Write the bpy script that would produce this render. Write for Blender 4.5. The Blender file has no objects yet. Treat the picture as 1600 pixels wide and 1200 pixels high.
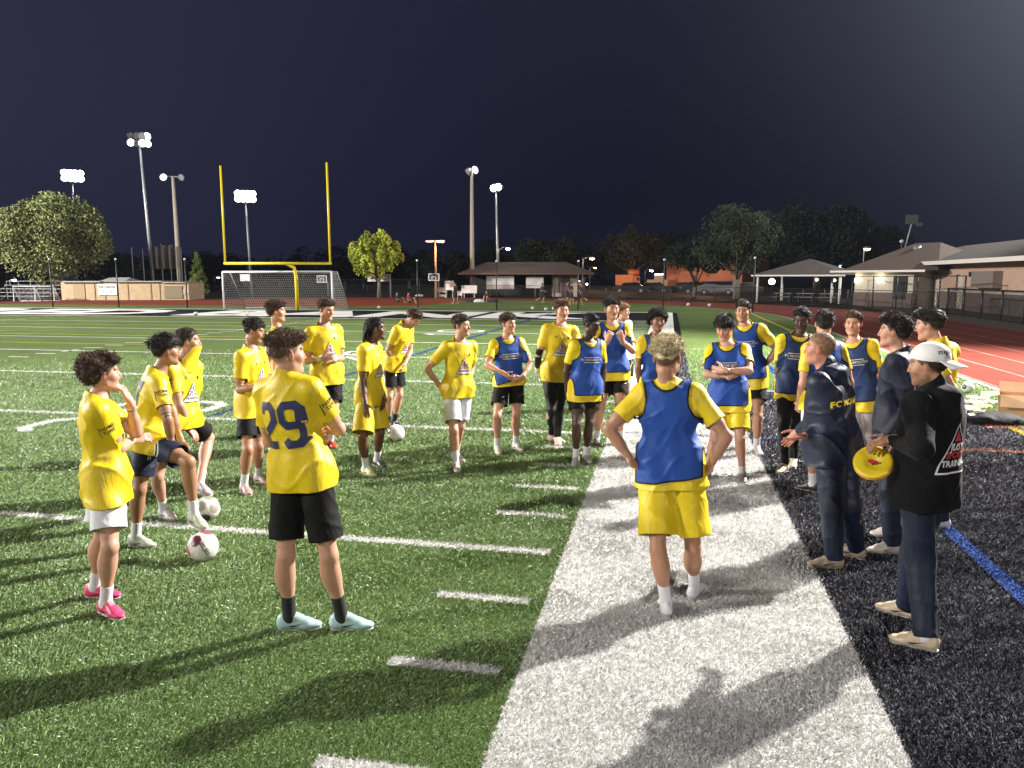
import bpy, bmesh, math, random
import numpy as np
from mathutils import Vector, Matrix
from mathutils.bvhtree import BVHTree
R = math.radians
rng = np.random.default_rng(7)
random.seed(7)
SC = bpy.context.scene
COL = SC.collection
# ------------------------------------------------------------------ camera
CF, CP, CR_, CY_, CH, CX, CYY = 1192.772, .13884991, -.00147658, .20151857, 2.10968, .746054, -5.604863
def _cam():
    fw = np.array([-math.sin(CY_)*math.cos(CP), math.cos(CY_)*math.cos(CP), -math.sin(CP)])
    rt = np.array([math.cos(CY_), math.sin(CY_), 0.]); up = np.cross(rt, fw)
    return rt*math.cos(CR_)+up*math.sin(CR_), -rt*math.sin(CR_)+up*math.cos(CR_), fw
RT, UP, FW = _cam()
CAM = np.array([CX, CYY, CH])
cd = bpy.data.cameras.new('camera'); cam = bpy.data.objects.new('camera', cd); COL.objects.link(cam)
cd.sensor_width = 36; cd.lens = 36*CF/1600; cd.clip_start = .05; cd.clip_end = 3000
cam.matrix_world = Matrix(((RT[0], UP[0], -FW[0], CX), (RT[1], UP[1], -FW[1], CYY), (RT[2], UP[2], -FW[2], CH), (0, 0, 0, 1)))
SC.camera = cam
def at(u, v, D):
    """world point seen in direction (u, v) at horizontal distance D"""
    d = FW+RT*(u-800)/CF-UP*(v-600)/CF
    return CAM+d*(D/math.hypot(d[0], d[1]))
def gnd(u, v, Z=0.):
    d = FW+RT*(u-800)/CF-UP*(v-600)/CF
    return CAM+d*((Z-CH)/d[2])
# ------------------------------------------------------------------ world: night sky, brighter towards the off-frame floodlight
W = bpy.data.worlds.new('World'); SC.world = W; W.use_nodes = True
nt = W.node_tree; nt.nodes.clear()
def N(t, ty, **k):
    n = t.nodes.new(ty)
    for a, b in k.items():
        if a == 'inp':
            for i, v in b.items(): n.inputs[i].default_value = v
        else: setattr(n, a, b)
    return n
tc = N(nt, 'ShaderNodeTexCoord'); nrm = N(nt, 'ShaderNodeVectorMath', operation='NORMALIZE'); nt.links.new(tc.outputs['Generated'], nrm.inputs[0])
KD = np.array([.66, .62, .50]); KD = KD/np.linalg.norm(KD)
def glow(direction, power):
    d = N(nt, 'ShaderNodeVectorMath', operation='DOT_PRODUCT'); nt.links.new(nrm.outputs[0], d.inputs[0]); d.inputs[1].default_value = tuple(direction)
    m = N(nt, 'ShaderNodeMath', operation='MAXIMUM'); nt.links.new(d.outputs['Value'], m.inputs[0]); m.inputs[1].default_value = 0
    p = N(nt, 'ShaderNodeMath', operation='POWER'); nt.links.new(m.outputs[0], p.inputs[0]); p.inputs[1].default_value = power
    return p
def mixc(fac, a, b):
    m = N(nt, 'ShaderNodeMix', data_type='RGBA', blend_type='ADD'); nt.links.new(fac.outputs[0], m.inputs[0])
    if hasattr(a, 'outputs'): nt.links.new(a.outputs[2], m.inputs[6])
    else: m.inputs[6].default_value = a
    m.inputs[7].default_value = b
    return m
base = (.0026, .0030, .0125, 1)
m1 = mixc(glow(KD, 15), base, (.33, .38, .46, 1))
ld = at(60, 200, 60)-CAM; ld = ld/np.linalg.norm(ld)
m2 = mixc(glow(ld, 9), m1, (.012, .012, .026, 1))
zs = N(nt, 'ShaderNodeSeparateXYZ'); nt.links.new(nrm.outputs[0], zs.inputs[0]); zr = N(nt, 'ShaderNodeMapRange', inp={'From Min': .10, 'From Max': .62, 'To Min': 0., 'To Max': 1.}); nt.links.new(zs.outputs[2], zr.inputs[0])
m2 = mixc(zr, m2, (.014, .013, .022, 1))
bgn = N(nt, 'ShaderNodeBackground'); nt.links.new(m2.outputs[2], bgn.inputs[0]); bgn.inputs[1].default_value = 1.0
wo = N(nt, 'ShaderNodeOutputWorld'); nt.links.new(bgn.outputs[0], wo.inputs[0])
# ------------------------------------------------------------------ light: the floodlights of the field, and two added fills for its far end
def spot(name, pos, target, energy, col, radius, angle=60, blend=.4):
    l = bpy.data.lights.new(name, 'SPOT'); o = bpy.data.objects.new(name, l); COL.objects.link(o)
    l.energy = energy; l.color = col; l.shadow_soft_size = radius; l.spot_size = R(angle); l.spot_blend = blend
    o.location = tuple(pos); o.rotation_euler = (Vector(target)-Vector(pos)).to_track_quat('-Z', 'Y').to_euler()
    return o
KEYP = (16.6, 14.2, 15.0)
spot('floodlight_key', KEYP, (-5, 1, 0), 119000, (1., .965, .90), .20, 122, .5)
spot('floodlight_near_sideline', (20, -36, 20), (0, 4, 0), 25000, (1., .95, .88), 1.6, 80)
spot('floodlight_far_sideline', (-52, -28, 22), (6, 38, 0), 125000, (1., .96, .90), 2.0, 66, .7)
spot('added_fill_far_left', (-82, 14, 24), (-26, 50, 0), 430000, (1., .97, .90), 1.5, 95)  # added spot out of frame, brightens the far end from the left
spot('added_fill_far_right', (48, 58, 24), (-22, 50, 0), 150000, (1., .97, .90), 1.5, 56, .5)  # added out-of-frame spot from the right, also brightening the far end
SC.view_settings.view_transform = 'Standard'; SC.view_settings.look = 'None'
SC.view_settings.exposure = 0.0; SC.view_settings.gamma = 1.0
SC.render.engine = 'CYCLES'
SC.cycles.use_denoising = True
SC.cycles.max_bounces = 5; SC.cycles.diffuse_bounces = 2; SC.cycles.glossy_bounces = 2; SC.cycles.sample_clamp_indirect = 3.0
# ------------------------------------------------------------------ materials
MATS = {}
def mat(name, col, rough=.6, metal=0., spec=.5, bump=None, noise=None, attr=None, trim=None, emit=None, sheen=0., alpha=None, stretch=(1, 1, 1), sss=0.):
    if name in MATS: return MATS[name]
    m = bpy.data.materials.new(name); m.use_nodes = True; t = m.node_tree; b = t.nodes['Principled BSDF']; L = t.links.new
    c4 = (col[0], col[1], col[2], 1)
    b.inputs['Base Color'].default_value = c4; b.inputs['Roughness'].default_value = rough; b.inputs['Metallic'].default_value = metal
    b.inputs['Specular IOR Level'].default_value = spec
    if sheen: b.inputs['Sheen Weight'].default_value = sheen; b.inputs['Sheen Roughness'].default_value = .4
    if sss: b.inputs['Subsurface Weight'].default_value = sss; b.inputs['Subsurface Radius'].default_value = (.012, .004, .002); b.inputs['Subsurface Scale'].default_value = 1.
    src = None
    if attr:
        a = N(t, 'ShaderNodeAttribute', attribute_name=attr); src = a.outputs['Color']
    tco = N(t, 'ShaderNodeTexCoord')
    if noise:                                  # (scale, amount, detail)
        mp = N(t, 'ShaderNodeMapping'); mp.inputs['Scale'].default_value = stretch; L(tco.outputs['Object'], mp.inputs[0])
        n = N(t, 'ShaderNodeTexNoise', inp={'Scale': noise[0], 'Detail': noise[2] if len(noise) > 2 else 4}); L(mp.outputs[0], n.inputs['Vector'])
        r = N(t, 'ShaderNodeMapRange', inp={'From Min': .3, 'From Max': .7, 'To Min': 1-noise[1], 'To Max': 1+noise[1]}); L(n.outputs[0], r.inputs[0])
        v = N(t, 'ShaderNodeVectorMath', operation='SCALE'); L(r.outputs[0], v.inputs['Scale'])
        if src: L(src, v.inputs[0])
        else: v.inputs[0].default_value = col
        src = v.outputs[0]
    if trim:                                   # (attribute, threshold, colour)
        a = N(t, 'ShaderNodeAttribute', attribute_name=trim[0]); g = N(t, 'ShaderNodeMath', operation='GREATER_THAN'); L(a.outputs['Fac'], g.inputs[0]); g.inputs[1].default_value = -trim[1]
        mx = N(t, 'ShaderNodeMix', data_type='RGBA'); L(g.outputs[0], mx.inputs[0]); mx.inputs[6].default_value = c4; mx.inputs[7].default_value = (*trim[2], 1)
        if src: L(src, mx.inputs[6])
        src = mx.outputs[2]
    if src: L(src, b.inputs['Base Color'])
    if bump:                                   # [(scale, distance, stretch, distortion)...]
        prev = None
        for (s, d, st, dist) in bump:
            mp = N(t, 'ShaderNodeMapping'); mp.inputs['Scale'].default_value = st; L(tco.outputs['Object'], mp.inputs[0])
            n = N(t, 'ShaderNodeTexNoise', inp={'Scale': s, 'Detail': 3, 'Distortion': dist}); L(mp.outputs[0], n.inputs['Vector'])
            bp = N(t, 'ShaderNodeBump', inp={'Strength': 1., 'Distance': d}); L(n.outputs[0], bp.inputs['Height'])
            if prev: L(prev.outputs[0], bp.inputs['Normal'])
            prev = bp
        L(prev.outputs[0], b.inputs['Normal'])
    if emit: b.inputs['Emission Color'].default_value = (*emit[0], 1); b.inputs['Emission Strength'].default_value = emit[1]
    if alpha is not None: b.inputs['Alpha'].default_value = alpha
    MATS[name] = m; return m
def newobj(name, V, F, m, parent=None, smooth=True, base=None):
    V = np.asarray(V, float)
    if base is not None: V = V-np.asarray(base)
    me = bpy.data.meshes.new(name)
    if isinstance(F, np.ndarray):
        nf, k = F.shape
        me.vertices.add(len(V)); me.vertices.foreach_set('co', V.astype(np.float32).ravel())
        me.loops.add(nf*k); me.loops.foreach_set('vertex_index', F.astype(np.int32).ravel())
        me.polygons.add(nf); me.polygons.foreach_set('loop_start', np.arange(0, nf*k, k, dtype=np.int32)); me.polygons.foreach_set('loop_total', np.full(nf, k, np.int32))
        me.update(calc_edges=True)
    else:
        me.from_pydata([tuple(v) for v in V], [], [tuple(int(i) for i in f) for f in F])
    if smooth: me.polygons.foreach_set('use_smooth', [True]*len(me.polygons))
    for mm in (m if isinstance(m, (list, tuple)) else [m]): me.materials.append(mm)
    o = bpy.data.objects.new(name, me); COL.objects.link(o)
    if parent: o.parent = parent
    return o
def tag(o, label=None, cat=None, group=None, kind=None):
    if label: o['label'] = label
    if cat: o['category'] = cat
    if group: o['group'] = group
    if kind: o['kind'] = kind
    return o
class MB:
    """collects shapes; build() links them as one mesh"""
    def __init__(s): s.v = []; s.f = []; s.m = []
    def add(s, V, F, mi=0):
        o = len(s.v); s.v += [tuple(map(float, v)) for v in V]; s.f += [tuple(int(i)+o for i in f) for f in F]; s.m += [mi]*len(F); return s
    def box(s, c, d, rz=0., mi=0, M=None):
        c = np.array(c, float); h = np.array(d, float)/2
        P = np.array([[x, y, z] for x in (-1, 1) for y in (-1, 1) for z in (-1, 1)])*h
        if M is None: cz, sz = math.cos(rz), math.sin(rz); M = np.array([[cz, sz, 0], [-sz, cz, 0], [0, 0, 1]])
        return s.add(P@np.asarray(M)+c, [(0, 1, 3, 2), (4, 6, 7, 5), (0, 4, 5, 1), (2, 3, 7, 6), (0, 2, 6, 4), (1, 5, 7, 3)], mi)
    def tube(s, pts, r, n=8, mi=0, cap=True):
        pts = [np.array(p, float) for p in pts]; rs = r if hasattr(r, '__len__') else [r]*len(pts)
        V = []; F = []; a0 = None
        for i, p in enumerate(pts):
            t = (pts[min(i+1, len(pts)-1)]-pts[max(i-1, 0)]); t = t/(np.linalg.norm(t)+1e-9)
            if a0 is None: a0 = np.cross(t, [0, 0, 1.]) if abs(t[2]) < .9 else np.cross(t, [1., 0, 0])
            a = a0-t*(a0@t); a = a/(np.linalg.norm(a)+1e-9); b = np.cross(t, a); a0 = a
            for k in range(n): w = 2*math.pi*k/n; V.append(p+(a*math.cos(w)+b*math.sin(w))*rs[i])
        for i in range(len(pts)-1):
            for k in range(n): F.append((i*n+k, i*n+(k+1) % n, (i+1)*n+(k+1) % n, (i+1)*n+k))
        if cap: F.append(tuple(range(n))[::-1]); F.append(tuple((len(pts)-1)*n+k for k in range(n)))
        return s.add(V, F, mi)
    def poly(s, P, mi=0): return s.add(P, [tuple(range(len(P)))], mi)
    def prism(s, P2, z0, z1, mi=0):
        n = len(P2); V = [(x, y, z0) for x, y in P2]+[(x, y, z1) for x, y in P2]
        return s.add(V, [tuple(range(n))[::-1], tuple(range(n, 2*n))]+[(i, (i+1) % n, n+(i+1) % n, n+i) for i in range(n)], mi)
    def ball(s, c, r, nu=12, nv=8, mi=0):
        c = np.array(c, float); r = np.array(r if hasattr(r, '__len__') else [r]*3, float); V = [c+[0, 0, r[2]]]
        for i in range(1, nv):
            for k in range(nu): p = math.pi*i/nv; w = 2*math.pi*k/nu; V.append(c+r*[math.sin(p)*math.cos(w), math.sin(p)*math.sin(w), math.cos(p)])
        V.append(c-[0, 0, r[2]]); F = [(0, 1+k, 1+(k+1) % nu) for k in range(nu)]
        for i in range(nv-2):
            for k in range(nu): a = 1+i*nu; F.append((a+k, a+nu+k, a+nu+(k+1) % nu, a+(k+1) % nu))
        a = 1+(nv-2)*nu; F += [(a+k, len(V)-1, a+(k+1) % nu) for k in range(nu)]
        return s.add(V, F, mi)
    def build(s, name, m, parent=None, smooth=False, base=None, world=False):
        V = np.array(s.v)
        o = newobj(name, V, s.f, m, parent, smooth, base)
        if max(s.m, default=0): o.data.polygons.foreach_set('material_index', s.m)
        return o
def thing(name, label, cat, loc, group=None, rz=0.):
    o = bpy.data.objects.new(name, None); COL.objects.link(o); o.location = tuple(loc); o.rotation_euler = (0, 0, rz)
    return tag(o, label, cat, group)

# ================================================================== people
# signed-distance shapes on a grid whose spacing is finer round the head and the hands, surfaced with surface nets
def rcone(a, b, ra, rb, flat=None):
    a = np.array(a, float); b = np.array(b, float); ba = b-a; L2 = ba@ba+1e-12; r = max(ra, rb)
    lo = np.minimum(a, b)-r; hi = np.maximum(a, b)+r
    def f(X, Y, Z):
        x, y, z = X-a[0], Y-a[1], Z-a[2]
        if flat is not None:                     # flat = (axis, factor): squeeze across an axis
            n, s = flat; d = (x*n[0]+y*n[1]+z*n[2])*(1/s-1); x = x+n[0]*d; y = y+n[1]*d; z = z+n[2]*d
        h = np.clip((x*ba[0]+y*ba[1]+z*ba[2])/L2, 0, 1)
        return np.sqrt((x-ba[0]*h)**2+(y-ba[1]*h)**2+(z-ba[2]*h)**2)-(ra+(rb-ra)*h)
    return f, lo, hi
def elli(c, rad, M):
    c = np.array(c, float); M = np.array(M, float); rad = np.array(rad, float)
    ext = np.sqrt(((M*rad[:, None])**2).sum(0)); lo = c-ext; hi = c+ext
    def f(X, Y, Z):
        x, y, z = X-c[0], Y-c[1], Z-c[2]
        q = [x*M[i, 0]+y*M[i, 1]+z*M[i, 2] for i in range(3)]
        k0 = np.sqrt(sum((q[i]/rad[i])**2 for i in range(3)))+1e-6
        k1 = np.sqrt(sum((q[i]/rad[i]**2)**2 for i in range(3)))+1e-6
        return k0*(k0-1)/k1
    return f, lo, hi
class Sdf:
    def __init__(s): s.p = []; s.disp = None
    def add(s, prim, k=.02, op='+', grow=0.): s.p.append((prim[0], prim[1]-grow, prim[2]+grow, k, op, grow)); return s
    def bounds(s):
        P = [p for p in s.p if p[4] == '+']
        return np.min([p[1] for p in P], 0), np.max([p[2] for p in P], 0)
    @staticmethod
    def _mix(A, D, k, op):
        if op == '+':
            h = np.maximum(k-np.abs(A-D), 0)/k; return np.minimum(A, D)-h*h*k*.25
        h = np.maximum(k-np.abs(A+D), 0)/k; return np.maximum(A, -D)+h*h*k*.25
    def grid(s, ax):
        F = np.full([len(a) for a in ax], .5, np.float32)
        for f, lo, hi, k, op, g in s.p:
            m = .03+k; sl = []
            for i in range(3):
                i0 = max(0, np.searchsorted(ax[i], lo[i]-m)-1); i1 = min(len(ax[i]), np.searchsorted(ax[i], hi[i]+m)+1); sl.append(slice(i0, i1))
            if any(q.stop-q.start < 2 for q in sl): continue
            X = ax[0][sl[0]][:, None, None]; Y = ax[1][sl[1]][None, :, None]; Z = ax[2][sl[2]][None, None, :]
            D = f(X, Y, Z)-g; F[tuple(sl)] = s._mix(F[tuple(sl)], D, k, op)
        if s.disp is not None:
            I = np.nonzero(np.abs(F) < .03); F[I] += s.disp(ax[0][I[0]], ax[1][I[1]], ax[2][I[2]]).astype(np.float32)
        return F
    def at(s, P):
        F = np.full(len(P), .5)
        for f, lo, hi, k, op, g in s.p: F = s._mix(F, f(P[:, 0], P[:, 1], P[:, 2])-g, k, op)
        return F
def axis(lo, hi, h, fine=()):
    o = [lo]
    while o[-1] < hi:
        st = h
        for a, b, hf in fine:
            if a-h <= o[-1] <= b: st = min(st, hf)
        o.append(o[-1]+st)
    return np.array(o, np.float32)
def nets(F, ax):
    S = F < 0
    n = [len(a) for a in ax]
    c = np.zeros([k-1 for k in n], np.int8)
    for i in (0, 1):
        for j in (0, 1):
            for k in (0, 1): c += S[i:n[0]-1+i, j:n[1]-1+j, k:n[2]-1+k]
    I = np.nonzero((c > 0) & (c < 8)); m = len(I[0])
    idx = np.full(c.shape, -1, np.int32); idx[I] = np.arange(m)
    co = {}; va = {}
    for i in (0, 1):
        for j in (0, 1):
            for k in (0, 1):
                a = (I[0]+i, I[1]+j, I[2]+k); va[i, j, k] = F[a]; co[i, j, k] = np.stack([ax[0][a[0]], ax[1][a[1]], ax[2][a[2]]], 1)
    P = np.zeros((m, 3)); cnt = np.zeros(m)
    for a in va:
        for d in range(3):
            if a[d] == 0:
                b = list(a); b[d] = 1; b = tuple(b); fa, fb = va[a], va[b]; x = (fa < 0) != (fb < 0)
                t = np.where(x, fa/np.where(fa == fb, 1, fa-fb), 0)
                P += np.where(x[:, None], co[a]+(co[b]-co[a])*t[:, None], 0); cnt += x
    P /= np.maximum(cnt, 1)[:, None]
    Q = []
    for d in range(3):
        u, v = (d+1) % 3, (d+2) % 3
        s0 = [slice(None)]*3; s1 = [slice(None)]*3; s0[d] = slice(0, -1); s1[d] = slice(1, None)
        for w in (u, v): s0[w] = slice(1, -1); s1[w] = slice(1, -1)
        A = S[tuple(s0)]; B = S[tuple(s1)]; E = np.nonzero(A != B)
        if not len(E[0]): continue
        g = [E[0].copy(), E[1].copy(), E[2].copy()]; g[u] = g[u]+1; g[v] = g[v]+1; inside = A[E]
        def cell(du, dv):
            q = [g[0].copy(), g[1].copy(), g[2].copy()]; q[u] += du; q[v] += dv; return idx[q[0], q[1], q[2]]
        q4 = np.stack([cell(-1, -1), cell(0, -1), cell(0, 0), cell(-1, 0)], 1)
        q4[~inside] = q4[~inside][:, ::-1]; Q.append(q4)
    Q = np.concatenate(Q); Q = Q[(Q >= 0).all(1)]
    return P, Q
def relax(P, Q, it=1, lam=.5):
    n = len(P); E = np.concatenate([Q[:, [0, 1]], Q[:, [1, 2]], Q[:, [2, 3]], Q[:, [3, 0]]])
    for _ in range(it):
        A = np.zeros((n, 3)); c = np.zeros(n)
        for k in range(3):
            A[:, k] = np.bincount(E[:, 0], P[E[:, 1], k], n)+np.bincount(E[:, 1], P[E[:, 0], k], n)
        c = np.bincount(E[:, 0], minlength=n)+np.bincount(E[:, 1], minlength=n)
        P = P*(1-lam)+lam*A/np.maximum(c, 1)[:, None]
    return P
def clip(P, Q, c, attrs=None):
    """keep the part of the surface where c < 0, cutting faces cleanly along c = 0"""
    neg = c < 0; ins = neg[Q]; full = ins.all(1); part = ins.any(1) & ~full
    F = [tuple(q) for q in Q[full]]; P = list(map(tuple, P)); c = list(c); new = {}
    def cut(a, b):
        k = (min(a, b), max(a, b))
        if k not in new:
            t = c[a]/(c[a]-c[b]); t = min(max(t, 0), 1)
            P.append(tuple(P[a][i]+(P[b][i]-P[a][i])*t for i in range(3))); c.append(0.); new[k] = len(P)-1
        return new[k]
    for q in Q[part]:
        o = []
        for i in range(4):
            a, b = int(q[i]), int(q[(i+1) % 4])
            if c[a] < 0: o.append(a)
            if (c[a] < 0) != (c[b] < 0): o.append(cut(a, b))
        if len(o) >= 3: F.append(tuple(o))
    P = np.array(P); c = np.array(c)
    used = np.zeros(len(P), bool)
    for f in F:
        for i in f: used[i] = True
    mp = np.cumsum(used)-1
    return P[used], [tuple(int(mp[i]) for i in f) for f in F], c[used]
def setattr_(o, name, vals, color=False):
    a = o.data.attributes.new(name, 'FLOAT_COLOR' if color else 'FLOAT', 'POINT')
    if color: a.data.foreach_set('color', np.concatenate([vals, np.ones((len(vals), 1))], 1).astype(np.float32).ravel())
    else: a.data.foreach_set('value', np.asarray(vals, np.float32))
def unit(v): v = np.array(v, float); return v/(np.linalg.norm(v)+1e-9)
def smooth(a, b, x): t = np.clip((x-a)/(b-a), 0, 1); return t*t*(3-2*t)
def vnoise(P, f, seed):
    """cheap smooth noise: sums of warped sines"""
    x, y, z = P[0]*f, P[1]*f, P[2]*f; s = seed*1.7
    a = np.sin(1.1*x+1.7*np.sin(.9*y+s)+s)+np.sin(1.3*y+1.5*np.sin(1.1*z+2*s)+2.1*s)+np.sin(1.2*z+1.6*np.sin(.8*x+s)+.7*s)
    b = np.sin(2.3*x+1.3*y+s)+np.sin(2.1*y-1.7*z+3*s)+np.sin(2.6*z+1.1*x+s)
    return a/3+b/6
# ---- hand -------------------------------------------------------
def hand(S, w, d, n, curl, s, left, r=1., spread=1.):
    """palm at wrist w along d, palm side n, thumb on its own side; curl in degrees per joint"""
    d = unit(d); n = unit(n-d*(np.dot(n, d))); side = np.cross(d, n)*(-1 if left else 1)      # towards the thumb
    M = [side, n, d]
    S.add(elli(w+d*.045*s, (.040*s*r, .017*s*r, .050*s), M), .015)
    S.add(rcone(w-d*.03*s, w+d*.02*s, .027*s*r, .026*s*r, (n, .75)), .02)
    for i, (off, ln) in enumerate(((.029, .072), (.010, .082), (-.010, .076), (-.028, .058))):
        b = w+d*.082*s+side*off*s-n*.002; q = unit(d+side*off*2.2*spread); ang = R(curl*(1+.12*(i-1))*.55)
        for L, rr in ((.46, .0092), (.30, .0085), (.24, .0078)):
            q = unit(q*math.cos(ang)+unit(n-q*np.dot(n, q))*math.sin(ang)); e = b+q*ln*L*s
            S.add(rcone(b, e, rr*s*r, (rr-.0007)*s*r), .005); b = e; ang = R(curl)
    b = w+d*.022*s+side*.030*s; q = unit(side*.85+d*.75+n*.35)
    for L, rr in ((.036, .0115), (.030, .0100), (.024, .0090)):
        e = b+q*L*s; S.add(rcone(b, e, rr*s*r, (rr-.001)*s*r), .007); b = e; q = unit(q+d*.45+n*.25*curl/40)
SKIN = {'fair': (.50, .27, .185), 'tan': (.40, .205, .125), 'olive': (.34, .18, .105), 'brown': (.13, .062, .036), 'dark': (.06, .03, .02), 'red': (.50, .22, .15), 'mid': (.22, .11, .065)}
YEL = (.70, .51, .008); NAVY = (.006, .009, .030); BLK = (.0045, .0045, .0055); WHT = (.70, .70, .72); BLUE = (.012, .060, .30)
CB = [(8, .0052, (1, 1, .4), 2.6), (34, .0018, (1, 1, .6), 1.4)]
def cloth(name, col, **k): return mat(name, col, rough=k.pop('rough', .62), spec=k.pop('spec', .35), sheen=k.pop('sheen', .03), bump=k.pop('bump', CB), noise=(5, .06, 2), **k)
M_SKIN = mat('skin', (.4, .2, .13), rough=.48, spec=.42, attr='Col', noise=(60, .07, 3), bump=[(260, .0006, (1, 1, 1), 0)], sss=.06)
M_SHIRT = cloth('yellow_jersey_cloth', YEL, rough=.48, spec=.45)
M_BIB = cloth('blue_bib_mesh_cloth', BLUE, trim=('edge', .010, (.004, .005, .012)), rough=.62, spec=.3)
M_BIBN = cloth('navy_bib_mesh_cloth', (.010, .030, .105), trim=('edge', .011, (.004, .005, .012)), rough=.55)
M_BLK = cloth('black_shorts_cloth', BLK, spec=.18, rough=.7); M_NAVYS = cloth('navy_shorts_cloth', (.007, .010, .035)); M_WHTS = cloth('white_shorts_cloth', (.62, .62, .66)); M_YELS = cloth('yellow_shorts_cloth', (.68, .50, .008), rough=.5)
M_HOOD = cloth('black_hoodie_cloth', (.006, .006, .0075), rough=.85, spec=.15); M_TRACK = cloth('navy_tracksuit_cloth', (.006, .011, .034), rough=.5, spec=.4); M_JKT = cloth('navy_jacket_cloth', (.009, .012, .034), rough=.6)
M_PANT = cloth('navy_trousers_cloth', (.006, .011, .031), rough=.6); M_GREYL = cloth('grey_leggings_cloth', (.30, .29, .31)); M_LEG = cloth('black_leggings_cloth', (.007, .007, .009), bump=[(20, .004, (1, 1, 2), 1)], rough=.5)
M_SOCKW = mat('white_sock_knit', (.66, .66, .70), rough=.85, bump=[(120, .002, (1, 1, 1), 0)]); M_SOCKB = mat('black_sock_knit', (.018, .019, .022), rough=.9, bump=[(120, .002, (1, 1, 1), 0)])
M_DARK = mat('dark_print', (.008, .010, .03), rough=.6); M_NUM = mat('navy_number_print', (.020, .026, .10), rough=.55); M_WPR = mat('white_print', (.72, .72, .72), rough=.6)
M_RPR = mat('red_print', (.55, .02, .04), rough=.6); M_YPR = mat('yellow_print', (.75, .58, .03), rough=.6); M_CPR = mat('cream_print', (.55, .50, .30), rough=.6); M_SKY = mat('sky_blue_patch', (.08, .30, .55), rough=.6)
def hairmat(c): return mat('hair_%d_%d_%d' % tuple(int(v*999) for v in c), c, rough=.55, spec=.35, noise=(45, .45, 4), bump=[(90, .004, (1, 1, 1), .5)])
def shoemat(c): return mat('shoe_leather_%d_%d_%d' % tuple(int(v*999) for v in c), c, rough=.38, spec=.5, noise=(22, .10, 3), bump=[(60, .0012, (1, 1, 1), .4)])
M_STEEL = mat('galvanised_steel', (.36, .36, .37), rough=.45, metal=.5, noise=(3, .2, 3)); M_WOOD = mat('weathered_pole_wood', (.30, .26, .21), rough=.85, noise=(6, .25, 4), stretch=(4, 4, .3))
M_BLKM = mat('black_metal', (.012, .012, .013), rough=.5); M_WHM = mat('white_painted_metal', (.66, .66, .67), rough=.4); M_YPM = mat('yellow_painted_metal', (.75, .56, .02), rough=.35)
M_GLASS = mat('lamp_housing', (.28, .28, .30), rough=.4, metal=.3)
# ---- printed marks laid on a garment --------------------------------
def stroke(pts, w):
    """mitred band along an open 2D polyline, as quads that share their mitres"""
    pts = [np.array(p, float) for p in pts]; L = []; Rr = []
    for i, p in enumerate(pts):
        a = unit(pts[i]-pts[i-1]) if i else unit(pts[1]-pts[0]); b = unit(pts[i+1]-pts[i]) if i < len(pts)-1 else a
        na = np.array([-a[1], a[0]]); nb = np.array([-b[1], b[0]]); m = unit(na+nb); k = w/2/max(.35, m@na); L.append(p+m*k); Rr.append(p-m*k)
    return [[L[i], Rr[i], Rr[i+1], L[i+1]] for i in range(len(pts)-1)]
DIG = {'2': [(0, .78), (0, .86), (.14, 1), (.46, 1), (.6, .86), (.6, .62), (0, .12), (0, 0), (.62, 0)],
       '9': [(.6, .48), (.14, .48), (0, .6), (0, .88), (.14, 1), (.46, 1), (.6, .88), (.6, .12), (.46, 0), (.14, 0), (0, .12)],
       '0': [(.3, 1), (.14, 1), (0, .86), (0, .14), (.14, 0), (.46, 0), (.6, .14), (.6, .86), (.46, 1), (.3, 1)],
       '7': [(0, 1), (.6, 1), (.25, 0)], '1': [(.1, .8), (.3, 1), (.3, 0)],
       '3': [(0, .86), (.14, 1), (.46, 1), (.6, .86), (.6, .64), (.46, .52), (.2, .52), (.46, .5), (.6, .38), (.6, .14), (.46, 0), (.14, 0), (0, .14)],
       '4': [(.42, 0), (.42, 1), (0, .3), (.62, .3)]}
def text2d(txt, size, bold=.0, shear=0.):
    cu = bpy.data.curves.new('t', 'FONT'); cu.body = txt; cu.size = size; cu.align_x = 'CENTER'; cu.align_y = 'CENTER'; cu.offset = bold*size; cu.shear = shear; cu.resolution_u = 2
    o = bpy.data.objects.new('t', cu); COL.objects.link(o); dg = bpy.context.evaluated_depsgraph_get(); me = bpy.data.meshes.new_from_object(o.evaluated_get(dg))
    V = [(v.co.x, v.co.y) for v in me.vertices]; F = [tuple(p.vertices) for p in me.polygons]
    bpy.data.objects.remove(o); bpy.data.curves.remove(cu); bpy.data.meshes.remove(me); return V, F
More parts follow.
